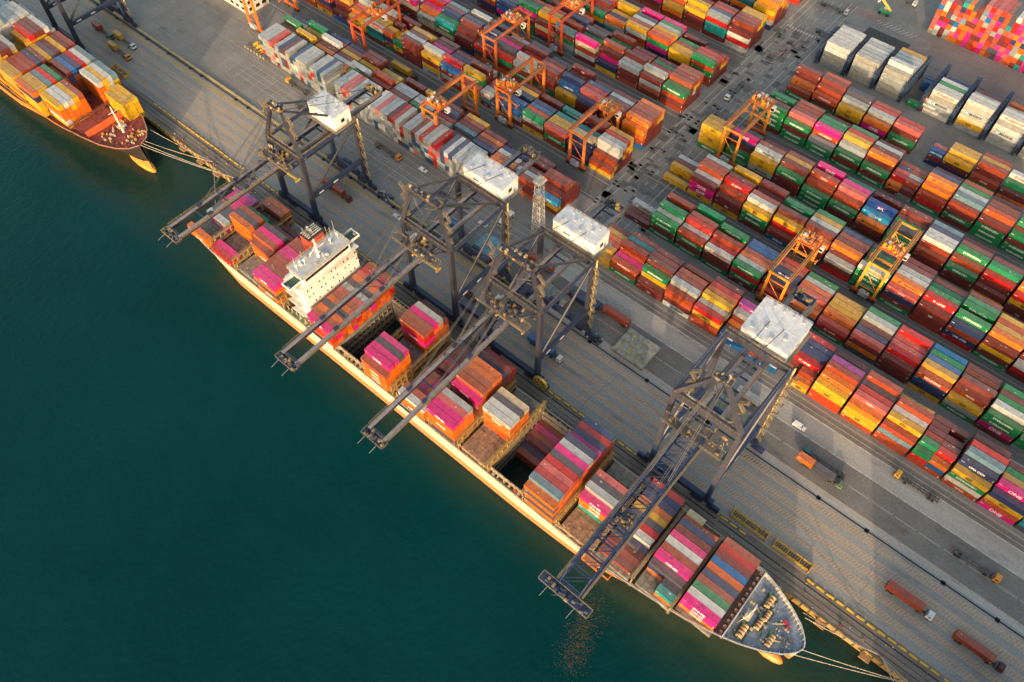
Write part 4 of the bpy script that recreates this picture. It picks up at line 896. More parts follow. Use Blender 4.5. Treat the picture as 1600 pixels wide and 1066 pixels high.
    if zk > 40 and not lattice:      # zigzag bracing between the upper legs
        mb = MB(); mb.beam((cx-hw,yw+1,zk-.5),(cx-gw,yh,zb+1),.5,.5,NV2); mb.beam((cx+hw,yw+1,zk-.5),(cx+gw,yh,zb+1),.5,.5,NV2)
        for s in (-1,1): mb.beam((cx+s*ax,yw+2.6,za),(cx+s*gw*1.0,yl-9,zk),.4,.4,NV2)
        mb.build('frame_braces', M_steel, t)
    # machinery house
    y0, y1, w0, z0, z1 = house
    mb = MB(); mb.box(cx+hx-w0,cx+hx+w0,y0,y1,z0,z1,(.66,.66,.66)); h = mb.build('machinery_house', M_white, t)
    mb = MB(); mb.box(cx+hx-w0-.15,cx+hx+w0+.15,y0-.15,y1+.15,z1,z1+.22,(.55,.57,.60))
    for i in range(1,4): mb.box(cx+hx-w0+i*w0/2-.06,cx+hx-w0+i*w0/2+.06,y0,y1,z1+.22,z1+.27,(.5,.52,.54))
    mb.box(cx+hx-w0,cx+hx+w0,(y0+y1)/2-.08,(y0+y1)/2+.08,z1+.22,z1+.28,(.55,.57,.58))
    for i in range(4): a = cx+hx-w0+2+i*w0*.42; mb.box(a,a+1.1,y0+1.6+(i%2)*2.5,y0+2.6+(i%2)*2.5,z1+.22,z1+.75,(.42,.44,.46)); mb.tube((a+2,y1-1.6,z1+.22),(a+2,y1-1.6,z1+1.0),.4,(.35,.36,.38),8)
    mb.build('roof', M_white, h)
    mb = MB(); mb.box(cx+hx+w0,cx+hx+w0+.06,(y0+y1)/2-.9,(y0+y1)/2+.9,z0+2.2,z0+4.0,(.03,.03,.04)); mb.build('window', M_glass, h); mb = MB(); mb.box(cx+hx-w0*.5,cx+hx-w0*.5+2.8,y0-.06,y0,z0+3.2,z0+3.9,(.03,.03,.04)); mb.build('vent', M_glass, h); mb = MB(); mb.box(cx+hx+w0,cx+hx+w0+.05,y1-2.6,y1-1.6,z0+.2,z0+2.3,(.2,.2,.22)); mb.build('door', M_steel, h)
    mb = MB(); o_ = 1.1; mb.box(cx+hx-w0-o_,cx+hx+w0+o_,y0-o_,y1+o_,z0-.3,z0,(.16,.15,.14)); mb.rail([(cx+hx-w0-o_,y0-o_,z0),(cx+hx+w0+o_,y0-o_,z0),(cx+hx+w0+o_,y1+o_,z0),(cx+hx-w0-o_,y1+o_,z0),(cx+hx-w0-o_,y0-o_,z0)],1.1,YR,1.5,.06)
    mb.rail([(cx+hx-w0,y0,z1+.22),(cx+hx+w0,y0,z1+.22),(cx+hx+w0,y1,z1+.22),(cx+hx-w0,y1,z1+.22),(cx+hx-w0,y0,z1+.22)],.9,(.6,.58,.55),1.8,.045); mb.build('house_gallery', M_steel, t)
    mb = MB()
    for y in (y0+1,y1-1): mb.box(cx+hx-w0,cx+hx+w0,y-.4,y+.4,zb+.9,z0-.3,NV)
    mb.build('house_frame', M_steel, t)
    # rear end machinery, trolley, cab
    mb = MB(); mb.box(cx-gw-.6,cx+gw+.6,rear-3.6,rear,zb+.9,zb+1.1,NV); clutter(mb, cx-gw, cx+gw-.8, rear-3.4, rear-.8, zb+1.1, 26, [NV,(.4,.3,.05),(.12,.12,.14),(.3,.2,.1)], 2.0); mb.rail([(cx-gw-.6,rear-3.6,zb+1.1),(cx-gw-.6,rear,zb+1.1),(cx+gw+.6,rear,zb+1.1),(cx+gw+.6,rear-3.6,zb+1.1)],1.1,YR,1.2,.07)
    mb.box(cx-gw,cx+gw,rear-.6,rear,zb-.8,zb+.8,NV); mb.build('rear_platform', M_steel, t)
    ty = yw-1 if not lattice else 80
    mb = MB(); mb.box(cx-gw+.5,cx+gw-.5,ty-3,ty+3,zb-.1,zb+.5,(.10,.10,.12)); clutter(mb, cx-gw+.5, cx+gw-1.5, ty-3, ty+2, zb+.5, 28, [(.3,.2,.09),NV,(.15,.14,.13),(.5,.3,.08)], 1.5); tr = mb.build('trolley', M_steel, t)
    mb = MB(); c_ = (cx-gw-2.6, ty+1.5, zb-3.2) if not lattice else (cx-hw+4.2, yw+4, zb-.5)
    mb.box(c_[0]-1.2,c_[0]+1.2,c_[1]-1.4,c_[1]+1.4,c_[2],c_[2]+2.5,(.78,.76,.72)); cb = mb.build('operator_cab', M_white, t)
    mb = MB(); mb.box(c_[0]-1.0,c_[0]+1.0,c_[1]-1.45,c_[1]-1.41,c_[2]+.4,c_[2]+1.9,(.03,.03,.04)); mb.build('window', M_glass, cb)
    if True:
        mb = MB()
        for s in (-1,1): mb.beam((cx+s*.7,ty,zb-.2),(cx+s*.7,ty,zb-9 if not lattice else zb-14),.06,.06,(.05,.05,.05))
        zz = zb-9 if not lattice else zb-14
        mb.box(cx-6.0,cx+6.0,ty-.35,ty+.35,zz-.6,zz,(.45,.30,.05) if not lattice else (.12,.10,.09))
        for s in (-1,1): mb.box(cx+s*6-.3,cx+s*6+.3,ty-1.2,ty+1.2,zz-.6,zz+.1,(.45,.30,.05) if not lattice else (.12,.10,.09))
        mb.build('spreader', M_steel, t)
    mb = MB(); stairs(mb, X[1]+1.6, yl+.4, 3.0, zk-1, (.33,.25,.12)); mb.build('stairway', M_steel, t)
    mb = MB(); mb.tube((X[1]+.95,yl+1.3,4),(X[1]+.95,yl+1.4,zk+.5),.3,(.55,.42,.22),6); mb.build('lift_rail', M_steel, t)
    if reel:
        mb = MB(); c = (X[1]+3.4,yw-2.2,6.2)
        mb.tube((c[0],c[1]-.35,c[2]),(c[0],c[1]+.35,c[2]),3.2,(.50,.34,.04),20); mb.tube((c[0],c[1]-.5,c[2]),(c[0],c[1]+.5,c[2]),2.5,(.09,.08,.06),16); mb.tube((c[0],c[1]-.6,c[2]),(c[0],c[1]+.6,c[2]),1.0,(.50,.34,.04),12)
        for i in range(8): a = i*math.pi/4; mb.beam((c[0],c[1]-.55,c[2]),(c[0]+3*math.cos(a),c[1]-.55,c[2]+3*math.sin(a)),.2,.12,(.5,.34,.04))
        mb.build('cable_reel', M_steel, t)
    mb = MB(); x0 = cx-hw+3.5
    mb.box(x0,x0+8,yl-1.6,yl-.4,5.4,7.4,NV); mb.box(x0+9,x0+13,yl-1.8,yl-.2,5.4,8,NV); mb.box(x0+2,x0+6,yl+.2,yl+1.6,5.4,7,NV); mb.build('electrical_cabinet', M_steel, t)
    return t
sts_crane('small navy quay crane by the stern of the moored ship, white house at an angle', -223.2, 10.0, 33.5, 37.5, 56, 64.5, 169, (138.2,146.8,7.6,37.5,44.0), hx=2.2)
sts_crane('navy quay crane with twin boom just forward of the wheelhouse', -144, 11.7, 40, 44, 62, 54.5, 178, (149.2,158.2,9.4,42,48.2))
sts_crane('navy quay crane with a yellow cable reel at its seaward foot', -103.2, 11.7, 39, 44, 62, 54, 178, (150.4,158.8,9.2,42,48.4), reel=True, hx=.6)
sts_crane('navy quay crane with lattice boom and the widest white house, nearest the bow', -28.4, 11.3, 44, 52, 69, 53.5, 182, (150.6,165.6,8.2,47,53.2), lattice=True)
sts_crane('navy quay crane cut off by the top left corner, over the second ship', -402.5, 10.6, 39, 43, 61, 60, 176, (150,158,8,42,48))
# ------------------------------------------------------------------ rubber tyred yard cranes
ORG = (.62,.17,.02); ORG2 = (.55,.11,.02); YOR = (.62,.30,.02)
def rtg(label, x0, yf, yr, H=20.5, wb=7.6, trol=.3, c=ORG, cs=ORG2, engine=True, spread=8):
    t = thing('yard_gantry_crane', label, 'crane', (x0+wb/2,(yf+yr)/2,0), 'orange gantry cranes over the container stacks')
    for y in (yf, yr):
        mb = MB(); mb.box(x0-1.6,x0+wb+1.6,y-.45,y+.45,1.7,2.7,cs); mb.build('sill_beam', M_steel, t)
        for x in (x0, x0+wb):
            mb = MB(); mb.beam((x,y,2.7),(x,y,H-.8),1.0,1.2,c,w2=.9,h2=1.0); mb.build('leg', M_steel, t)
            mb = MB(); mb.box(x-1.5,x+1.5,y-.4,y+.4,.9,1.7,(.22,.06,.03))
            for k in (-1,1):
                for s in (-.42,.42): mb.tube((x+k*.9,y+s-.2,.75),(x+k*.9,y+s+.2,.75),.75,(.015,.015,.016),12)
                mb.tube((x+k*.9,y-.66,.75),(x+k*.9,y+.66,.75),.3,(.3,.08,.03),8)
            mb.build('wheel_set', M_steel, t)
        mb = MB(); mb.beam((x0,y,H*.72),(x0+wb,y,H*.72),.3,.3,c); mb.beam((x0,y,H*.70),(x0+wb,y,6),.22,.22,c); mb.beam((x0,y,5.6),(x0+wb,y,5.6),.25,.25,c); mb.build('leg_brace', M_steel, t)
    for x in (x0, x0+wb):
        mb = MB(); mb.box(x-.45,x+.45,yf-1.2,yr+1.2,H-1.3,H,c); mb.box(x-.18,x+.18,yf-1.1,yr+1.1,H,H+.06,(.10,.07,.06)); g = mb.build('girder', M_steel, t)
        s = -1 if x == x0 else 1
        mb = MB(); mb.box(x+s*.45 if s > 0 else x-1.2,x+1.2 if s > 0 else x-.45,yf-1,yr+1,H-.42,H-.36,(.25,.09,.03)); mb.rail([(x+s*1.15,yf-1,H-.36),(x+s*1.15,yr+1,H-.36)],1.05,c,2.2,.05); mb.build('walkway', M_steel, g)
    for y in (yf-.9, yr+.9):
        mb = MB(); mb.box(x0,x0+wb,y-.25,y+.25,H-1.1,H-.3,c); mb.build('end_tie', M_steel, t)
    ty = yf+(yr-yf)*trol
    mb = MB(); mb.box(x0-.6,x0+wb+.6,ty-3.2,ty+3.2,H+.1,H+.4,cs)
    clutter(mb, x0-.6, x0+wb-.4, ty-3.1, ty+2.2, H+.4, 70, [c,YOR,(.4,.12,.04),(.3,.18,.1),(.45,.42,.4),(.15,.08,.06)], 2.8)
    for k in (.25,.65): mb.tube((x0+wb*k,ty-1.5,H+1.3),(x0+wb*k,ty+1.2,H+1.3),.8,(.45,.16,.06),10)
    mb.box(x0+1.0,x0+2.4,ty-.8,ty+.9,H+.4,H+2.2,(.66,.66,.64)); mb.rail([(x0-.3,ty-2.6,H+.4),(x0+wb+.3,ty-2.6,H+.4),(x0+wb+.3,ty+2.6,H+.4),(x0-.3,ty+2.6,H+.4),(x0-.3,ty-2.6,H+.4)],1.05,YOR,1.4,.06)
    tr = mb.build('trolley', M_steel, t)
    mb = MB(); mb.box(x0+wb+.7,x0+wb+2.5,ty+.5,ty+2.4,H-3.2,H-.9,(.62,.60,.58)); cb = mb.build('operator_cab', M_white, t); mb = MB(); mb.box(x0+wb+.8,x0+wb+2.4,ty+.44,ty+.5,H-2.8,H-1.5,(.02,.02,.03)); mb.build('window', M_glass, cb)
    mb = MB(); xm = x0+wb/2
    for s in (-1,1):
        for v in (-.8,.8): mb.beam((xm+s*2,ty+v,H+.2),(xm+s*2,ty+v,H-spread),.05,.05,(.04,.04,.04))
    mb.box(xm-3,xm+3,ty-.5,ty+.5,H-spread-.5,H-spread,c); mb.box(xm-6,xm+6,ty-.2,ty+.2,H-spread-.7,H-spread-.35,c)
    for s in (-1,1): mb.box(xm+s*6-.25,xm+s*6+.25,ty-1.2,ty+1.2,H-spread-.7,H-spread-.3,c)
    mb.build('spreader', M_steel, t)
    if engine:
        mb = MB(); mb.box(x0+wb*.24,x0+wb*.76,yf-1.9,yf-.5,2.2,4.6,(.40,.42,.44)); mb.box(x0+wb*.3,x0+wb*.5,yf-1.7,yf-.7,4.6,5.1,(.3,.31,.33)); mb.tube((x0+wb*.6,yf-1.3,4.6),(x0+wb*.6,yf-1.3,5.4),.3,(.2,.2,.2),8); mb.build('engine_housing', M_steel, t)
    return t
rtg('orange yard crane standing nearest the white house of the lattice crane', -47.6, 204.6, 229.4, c=(.64,.24,.02), trol=.86)
rtg('yellow-orange yard crane at right with a white cabinet on its trolley', -20.8, 232.8, 257.6, c=(.66,.30,.02), trol=.42)
rtg('orange yard crane beside the tall tan stack at the cross road', -103, 260.6, 286.8, c=(.62,.22,.02), trol=.88)
rtg('orange yard crane at the end of the stacks left of the cross road', -153.2, 215.8, 240.6, trol=.83)
rtg('orange yard crane behind the pale end-on boxes, trolley low at its front', -213.2, 185.2, 211.4, trol=.18)
rtg('orange yard crane over the middle left stacks, red box on its trolley', -196.4, 216.2, 240.8, trol=.12)
rtg('orange yard crane at the far left end of the pale end-on boxes', -341.2, 186.4, 211, trol=.6)
rtg('red-orange yard crane cut by the top edge near the left stacks', -282, 206.2, 231, c=(.55,.08,.015), trol=.5)
rtg('orange yard crane cut by the top edge over the middle far stacks', -226, 240.4, 265, c=(.62,.14,.02), trol=.7)
rtg('red yard crane cut by the top edge, farthest from the quay', -211, 272.4, 297, c=(.55,.07,.015), trol=.5)

# ------------------------------------------------------------------ road vehicles
def tractor(t, x, y, s, col, z=0):
    """cab of a terminal truck facing s (+1 = +X) with its front at x"""
    mb = MB(); a = lambda u: x-s*u
    def bx(u0,u1,y0,y1,z0,z1,c,m=mb): m.box(min(a(u0),a(u1)),max(a(u0),a(u1)),y0,y1,z0,z1,c)
    bx(.0,2.0,y-1.2,y+1.2,.7,1.9,col); bx(.15,1.9,y-1.12,y+1.12,1.9,2.9,col); bx(.35,1.7,y-.95,y+.95,2.9,3.0,tuple(v*.85 for v in col)); bx(-.12,.1,y-1.25,y+1.25,.45,.95,(.05,.05,.05))
    cb = mb.build('cab', M_veh, t)
    mb = MB(); bx(.08,.15,y-1.0,y+1.0,1.95,2.7,(.02,.02,.03),mb); bx(.5,1.5,y-1.14,y-1.12,2.0,2.65,(.02,.02,.03),mb); bx(.5,1.5,y+1.12,y+1.14,2.0,2.65,(.02,.02,.03),mb); mb.build('windscreen', M_glass, cb)
    mb = MB(); bx(2.0,6.2,y-.45,y+.45,.75,1.15,(.05,.05,.055),mb); bx(2.1,2.6,y-1.1,y+1.1,.8,2.4,(.08,.08,.085),mb); bx(4.0,5.2,y-.7,y+.7,1.15,1.35,(.07,.06,.05),mb); mb.build('tractor_frame', M_veh, t)
    for u in (1.0,4.4):
        for yy in (y-1.0,y+1.0):
            mb = MB(); mb.tube((a(u),yy-.22,.5),(a(u),yy+.22,.5),.5,(.015,.015,.016),12); mb.tube((a(u),yy-.24,.5),(a(u),yy+.24,.5),.22,(.25,.25,.25),8); mb.build('wheel', M_veh, t)
def trailer(t, x, y, s, L=12.6, col=(.07,.06,.055)):
    mb = MB(); x0, x1 = (x-L, x) if s > 0 else (x, x+L)
    for yy in (y-.5,y+.5): mb.box(x0,x1,yy-.12,yy+.12,1.05,1.4,col)
    for i in range(8): u = x0+.3+i*(L-.6)/7; mb.box(u-.12,u+.12,y-1.2,y+1.2,1.1,1.36,col)
    for u in (x0+.2,x1-.2): mb.box(u-.2,u+.2,y-1.25,y+1.25,1.1,1.5,(.12,.08,.05))
    for i in range(5): u = x0+1+i*2.3; mb.box(u,u+.8,y-.4,y+.4,1.1,1.3,(.12,.11,.10))
    fr = mb.build('chassis', M_veh, t)
    e = x0+1.6 if s > 0 else x1-1.6
    for k in (0,1.3):
        for yy in (y-.95,y+.95):
            mb = MB(); u = e+s*k; mb.tube((u,yy-.24,.5),(u,yy+.24,.5),.5,(.015,.015,.016),12); mb.tube((u,yy-.26,.5),(u,yy+.26,.5),.2,(.2,.2,.2),8); mb.build('wheel', M_veh, t)
def load(x, y, ch, L=LL, label='', dy=0, z=1.52, h=2.66):
    c = dict(x=x,y=y,z=z,L=L,ch=ch,ori=0,h=h,tier=0); mb = MB(); T = cont_geo(mb, c, x, y-LW/2, z); o = mb.build('shipping_container', M_cont, loc=(x+L/2,y,z)); tag(o, label, 'container', 'containers on trucks')
    db = MB(); col = tuple(v*.9 for v in PAL[ch])
    for k in (0,1): db.poly([T(L+.01,.16+k*1.07,.16),T(L+.01,1.19+k*1.07,.16),T(L+.01,1.19+k*1.07,h-.16),T(L+.01,.16+k*1.07,h-.16)],col)
    db.build('door', M_cont, o); return o
def truck(x, y, s, cab, label, cargo=(), tl=True):
    t = thing('terminal_truck', label, 'truck', (x-s*8,y,0), 'trucks on the quay and roads'); tractor(t, x, y, s, cab)
    if tl: trailer(t, x-s*3.4, y, s)
    for off, L, ch, lb in cargo:
        x0 = x-s*3.6-off-L if s > 0 else x-s*3.6+off
        load(x0, y, ch, L, lb)
    return t
truck(58.6, 132.2, 1, (.62,.64,.66), 'white cab truck hauling the upper red container on the apron', [(.2,LL,'B','red container on the white cab truck, lower right apron')])
truck(81.6, 131.6, 1, (.08,.02,.03), 'dark red cab truck in the bottom right corner of the apron', [(.2,LL,'B','red container on the dark red cab truck, bottom right corner')])
truck(70.0, 157.2, 1, (.62,.26,.03), 'orange cab truck with an empty chassis on the dark road at far right')
truck(27.4, 170.2, -1, (.62,.36,.03), 'yellow cab truck with an empty chassis on the pale concrete road')
truck(16.2, 153.6, 1, (.10,.16,.10), 'dark green cab truck pulling an orange and a charcoal box', [(.2,HF+1.6,'D','charcoal container behind the dark green truck cab'),(8.2,HF,'o','short orange container at the tail of the dark green truck')])
truck(-1.0, 157.4, -1, (.04,.16,.17), 'teal cab truck with an empty chassis beside the orange box')
truck(-95.6, 160.3, -1, (.03,.07,.14), 'blue cab truck hauling a rust red container past the big hatch cover', [(.2,LL,'B','rust red container behind the blue truck cab')])
truck(-109.5, 157.6, -1, (.62,.30,.04), 'orange cab truck hauling a navy container behind the reel crane', [(.2,LL,'N','navy container behind the orange truck cab near the reel crane')])
truck(-89.6, 130.8, 1, (.64,.65,.66), 'white cab truck with blue trailer under the reel crane', [(.3,LL,'U','blue container on the white cab truck under the reel crane')])
truck(-211.6, 135.4, 1, (.16,.02,.025), 'dark red cab truck with two red boxes under the small crane', [(.2,HF,'B','front red box on the dark red truck under the small crane'),(7.4,HF,'B','rear red box on the dark red truck under the small crane')])
truck(-212.6, 167.4, 1, (.62,.24,.04), 'orange cab truck with an empty chassis in front of the pale end-on boxes')
truck(-293.8, 170.2, -1, (.64,.30,.03), 'orange cab truck with an empty chassis by the far end of the pale boxes')
truck(-367.4, 129.4, 1, (.62,.28,.05), 'orange cab truck with a tan box at its tail, below the corner crane', [(6.6,HF,'y','short tan container on the orange cab truck below the corner crane')])
truck(-372.5, 136.2, 1, (.62,.64,.66), 'white cab truck with a tan box beside the corner crane', [(6.6,HF,'y','short tan container on the white cab truck beside the corner crane')])
truck(-388, 133.5, 1, (.05,.15,.12), 'green cab truck with a red box at the top edge', [(6,HF,'B','short red container on the green cab truck at the top edge')])
truck(-135.2, 161.8, -1, (.03,.03,.035), 'dark truck with two red boxes passing the blue hatch cover', [(.2,HF,'B','left red box on the truck by the blue hatch cover'),(6.6,HF,'B','right red box on the truck by the blue hatch cover')])
truck(-139, 131.0, -1, (.14,.03,.03), 'dark red cab truck under the twin boom crane by the wheelhouse')
truck(-120.5, 125.6, 1, (.03,.06,.07), 'dark cab truck with a navy box seaward of the reel crane', [(.2,LL,'N','navy container on the truck seaward of the reel crane')])
truck(-173, 153.6, -1, (.55,.28,.05), 'orange cab truck with a blue box behind the twin boom crane', [(.2,HF,'U','short blue container behind the twin boom crane')])
truck(-20.5, 137.0, 1, (.03,.12,.09), 'dark green cab truck without trailer under the lattice crane', tl=False)
truck(-259, 166, 1, (.05,.12,.12), 'teal cab truck with an empty chassis on the open apron at left')
truck(-261, 161.5, 1, (.10,.20,.17), 'green cab truck with an empty chassis nearest the striped barrier')
truck(-320.5, 197, 1, (.6,.6,.6), 'white cab truck parked behind the far left yard crane', tl=False)
truck(-245.4, 211.4, 1, (.10,.03,.03), 'dark cab truck hauling a tan container along the left crane lane', [(.2,LL,'Y','tan container on the truck in the left crane lane')])
# the truck on the cross road runs along Y: build along X and turn the thing
def truck_y(xc, y, cab, label):
    n0 = set(root_loc); t = thing('terminal_truck', label, 'truck', (0,0,0), 'trucks on the quay and roads'); tractor(t, 0, 0, 1, cab); trailer(t, -3.4, 0, 1)
    t.rotation_euler = (0,0,R(-90)); t.location = (xc,y,0)
truck_y(-121.2, 296.6, (.66,.67,.68), 'white cab truck with an empty chassis on the cross road')
def car(x, y, s, col, label, van=False):
    t = thing('van' if van else 'car', label, 'van' if van else 'car', (x,y,0), 'cars on the quay')
    L, h = (4.9,1.9) if van else (4.4,1.45); mb = MB()
    pr = [(0,.35),(0,.75),(.06*L,.85),(.24*L,.92),(.36*L,h),(.80*L if not van else .97*L,h),(.95*L if not van else L,.95),(L,.85),(L,.35)]
    P = [[(x+s*(L/2-u), y+w*(.9 if z < 1 else .74), z) for u, z in pr] for w in (-1,1)]
    n = len(pr); mb.add(P[0]+P[1], [(i,(i+1)%n,n+(i+1)%n,n+i) for i in range(n)]+[tuple(range(n-1,-1,-1)),tuple(range(n,2*n))], col); b = mb.build('body', M_veh, t)
    mb = MB(); q = lambda u, w, z: (x+s*(L/2-u), y+w, z)
    mb.poly([q(.25*L,-.72,.96),q(.25*L,.72,.96),q(.345*L,.66,h-.06),q(.345*L,-.66,h-.06)][::1 if s < 0 else -1], (.02,)*3); e = .80*L if not van else .975*L; f = .93*L if not van else .995*L
    mb.poly([q(f,-.72,1.0),q(f,.72,1.0),q(e+.01,.66,h-.06),q(e+.01,-.66,h-.06)][::-1 if s < 0 else 1], (.02,)*3)
    mb.v = [(v[0]+(0.0), v[1], v[2]+.03) for v in mb.v]
    for w in (-1,1): mb.poly([q(.33*L,w*.86,.98),q(e,w*.86,.98),q(e-.1,w*.77,h-.12),q(.38*L,w*.77,h-.12)], (.02,)*3)
    mb.build('windows', M_glass, t)
    for u in (.2*L,.8*L):
        for w in (-.82,.82): mb = MB(); mb.tube(q(u,w-.1,.33),q(u,w+.1,.33),.33,(.015,)*3,12); mb.build('wheel', M_rub, t)
car(-7.0, 165.0, 1, (.66,.67,.66), 'white van driving on the pale road right of the lattice crane', True)
car(-200.6, 169.6, 1, (.66,.67,.68), 'white car driving past the pale end-on boxes')
car(-189.6, 142.2, 1, (.66,.67,.68), 'white car by the striped barrier left of the twin boom crane')
car(-184.6, 164.6, 1, (.03,.03,.035), 'black car parked behind the twin boom crane')
car(-158.6, 163.0, -1, (.62,.63,.64), 'white car beside the landside leg of the twin boom crane')
car(-322.4, 204.5, 1, (.66,.66,.66), 'white car parked behind the far left yard crane')
def bus(x, y, label):
    t = thing('minibus', label, 'bus', (x,y,0)); mb = MB(); mb.box(x-1.2,x+1.2,y-4.4,y+4.4,.5,2.9,(.42,.45,.43)); mb.box(x-1.1,x+1.1,y-4.2,y+4.2,2.9,3.05,(.38,.42,.41)); b = mb.build('body', M_veh, t)
    mb = MB()
    for w in (-1,1):
        for i in range(6): mb.box(x+w*1.2-.02,x+w*1.2+.02,y-3.9+i*1.3,y-2.9+i*1.3,1.6,2.5,(.02,)*3)
    mb.box(x-1,x+1,y-4.43,y-4.39,1.5,2.6,(.02,)*3); mb.build('windows', M_glass, t)
    for w in (-1,1):
        for yy in (y-2.8,y+2.8): mb = MB(); mb.tube((x+w*1.1-.15,yy,.5),(x+w*1.1+.15,yy,.5),.5,(.015,)*3,12); mb.build('wheel', M_rub, t)
bus(-152.4, 171.0, 'pale green minibus parked left of the lattice light tower')

# ------------------------------------------------------------------ things lying on the apron
def hatch_plate(x0, x1, y0, y1, h, col, label, n=26):
    t = thing('hatch_cover', label, 'hatch cover', ((x0+x1)/2,(y0+y1)/2,0), 'ship hatch covers laid on the apron'); mb = MB()
    mb.box(x0,x1,y0,y1,.25,h,col)
    for i in range(1,5): a = x0+(x1-x0)*i/5; mb.box(a-.05,a+.05,y0,y1,h,h+.03,tuple(v*.7 for v in col))
    
    for i in range(9): a = x0+.2+(x1-x0-.4)*i/8; mb.box(a-.1,a+.1,y0-.12,y0,.2,h,(.18,.10,.06)); mb.box(a-.1,a+.1,y1,y1+.12,.2,h,(.18,.10,.06))
    mb.box(x0-.1,x1+.1,y0-.1,y1+.1,0,.25,(.12,.09,.07)); rr = random.Random(int(x0*9+1))
    for _ in range(n):
        a, c = rr.uniform(x0+.6,x1-.6), rr.uniform(y0+.6,y1-.6)
        for k in range(8): u = k*math.pi/4; mb.beam((a+.38*math.cos(u),c+.38*math.sin(u),h+.05),(a+.38*math.cos(u+.79),c+.38*math.sin(u+.79),h+.05),.14,.08,(.58,.48,.06))
    mb.build('plate', M_deck, t)
hatch_plate(-78.6, -64.2, 147.6, 160.0, 1.5, (.24,.25,.22), 'grey-green hatch cover with yellow lashing points lying on the dark road')
hatch_plate(-153.6, -138.6, 150.0, 160.6, 1.4, (.16,.33,.41), 'pale blue hatch cover behind the twin boom crane')
hatch_plate(-35.6, -22.8, 150.0, 158.4, 1.3, (.25,.27,.25), 'grey hatch cover lying between the legs of the lattice crane')
hatch_plate(-118, -105.5, 150.5, 156.5, 1.3, (.26,.27,.26), 'grey hatch cover behind the reel crane', 10)
t = thing('box_trailer', 'grey box trailer standing on the pale road behind the lattice crane legs', 'trailer', (-27,163,0)); mb = MB(); mb.box(-32,-22.6,161.9,164.3,1.1,3.6,(.30,.32,.32)); mb.build('body', M_veh, t)
for u in (-25.4,-24.1):
    for yy in (162.2,164): mb = MB(); mb.tube((u,yy-.2,.5),(u,yy+.2,.5),.5,(.015,)*3,12); mb.build('wheel', M_rub, t)
mb = MB(); mb.box(-31.6,-22.8,162.5,163.7,.85,1.1,(.06,.06,.06)); mb.build('chassis', M_veh, t)
def gear_rack(x0, y0, label, L=13):
    t = thing('gear_rack', label, 'rack', (x0+L/2,y0+1.2,0), 'yellow gear racks on the apron'); Y = (.60,.36,.03)
    mb = MB()
    for yy in (y0,y0+2.4):
        mb.box(x0,x0+L,yy-.15,yy+.15,.3,.6,Y); mb.box(x0,x0+L,yy-.12,yy+.12,1.4,1.6,Y)
        for i in range(9): a = x0+.2+i*(L-.4)/8; mb.box(a-.1,a+.1,yy-.1,yy+.1,0,1.6,Y)
    for a in (x0-.2,x0+L): mb.box(a,a+.22,y0-.6,y0+3,0,1.7,Y)
    for a in (x0+L*.36,x0+L*.7): mb.box(a,a+.2,y0,y0+2.4,1.2,1.5,Y)
    mb.build('frame', M_steel, t); mb = MB()
    for i in range(14): a = x0+.5+i*(L-1.2)/14; mb.box(a,a+.5,y0+.3,y0+2.1,.5,1.1+rnd.random()*.3,(.07,.06,.05)); mb.beam((a,y0+.3,1.3),(a+.3,y0+2.1,1.5),.12,.12,(.5,.36,.14))
    mb.build('stowed_gear', M_steel, t)
gear_rack(-7.6, 120.3, 'yellow gear rack on the apron nearer the lattice crane')
gear_rack(8.6, 120.2, 'yellow gear rack on the apron nearest the moored bow')
gear_rack(-369, 119.9, 'dark and yellow gear rack beside the corner crane leg', 11)
# yellow kerb bars along the waterside crane rail
mb = MB(); mb.box(-1.35,1.35,-.35,.35,.02,.32,(.60,.38,.03)); mb.box(-1.2,1.2,-.25,.25,.32,.42,(.60,.38,.03)); proto = mb.build('kerb_bar', M_steel)
tag(proto, 'short yellow kerb bar in the line along the waterside crane rail', 'kerb bar', 'yellow kerb bars along the crane rail')
xs_ = []; x = -330
while x < 92:
    if not any(abs(x-c) < 15.5 for c in (-223.2,-144,-103.2,-28.4,14)) or 22 < x: xs_.append(x)
    x += 3.55 if (int(x*10) % 7) else 4.3
for i, x in enumerate(xs_):
    o = proto if i == 0 else proto.copy()
    if i: S.collection.objects.link(o)
    o.location = (x, 117.9+rnd.uniform(-.08,.08), .02); o.rotation_euler = (0,0,rnd.uniform(-.03,.03))
# fenders, fender platform, bollards, ropes
mb = MB(); mb.box(XA, XB, 109.7, 110.15, -2.6, .25, (.34,.22,.06)); x = -440
while x < 130: mb.box(x,x+.5,109.5,109.75,-2.6,.35,(.10,.08,.06)); mb.box(x+1.2,x+2.4,110.25,110.8,.02,.1,(.22,.18,.13)); x += 3.1
tag(mb.build('fender_beam', M_deck), 'yellow timber fender beam along the whole quay edge', 'fender')
mb = MB()
for i in range(200): x = rnd.uniform(-440,120); y = 110.7+rnd.random()*6; mb.box(x,x+rnd.uniform(.2,1.0),y,y+rnd.uniform(.15,.5),.03,.12+rnd.random()*.35,rnd.choice([(.14,.11,.09),(.3,.22,.12),(.25,.08,.05),(.5,.45,.4),(.45,.33,.06)]))
tag(mb.build('quay_edge_fittings', M_deck), 'small pipes, pits and covers crowded along the quay edge', 'fittings', kind='stuff')
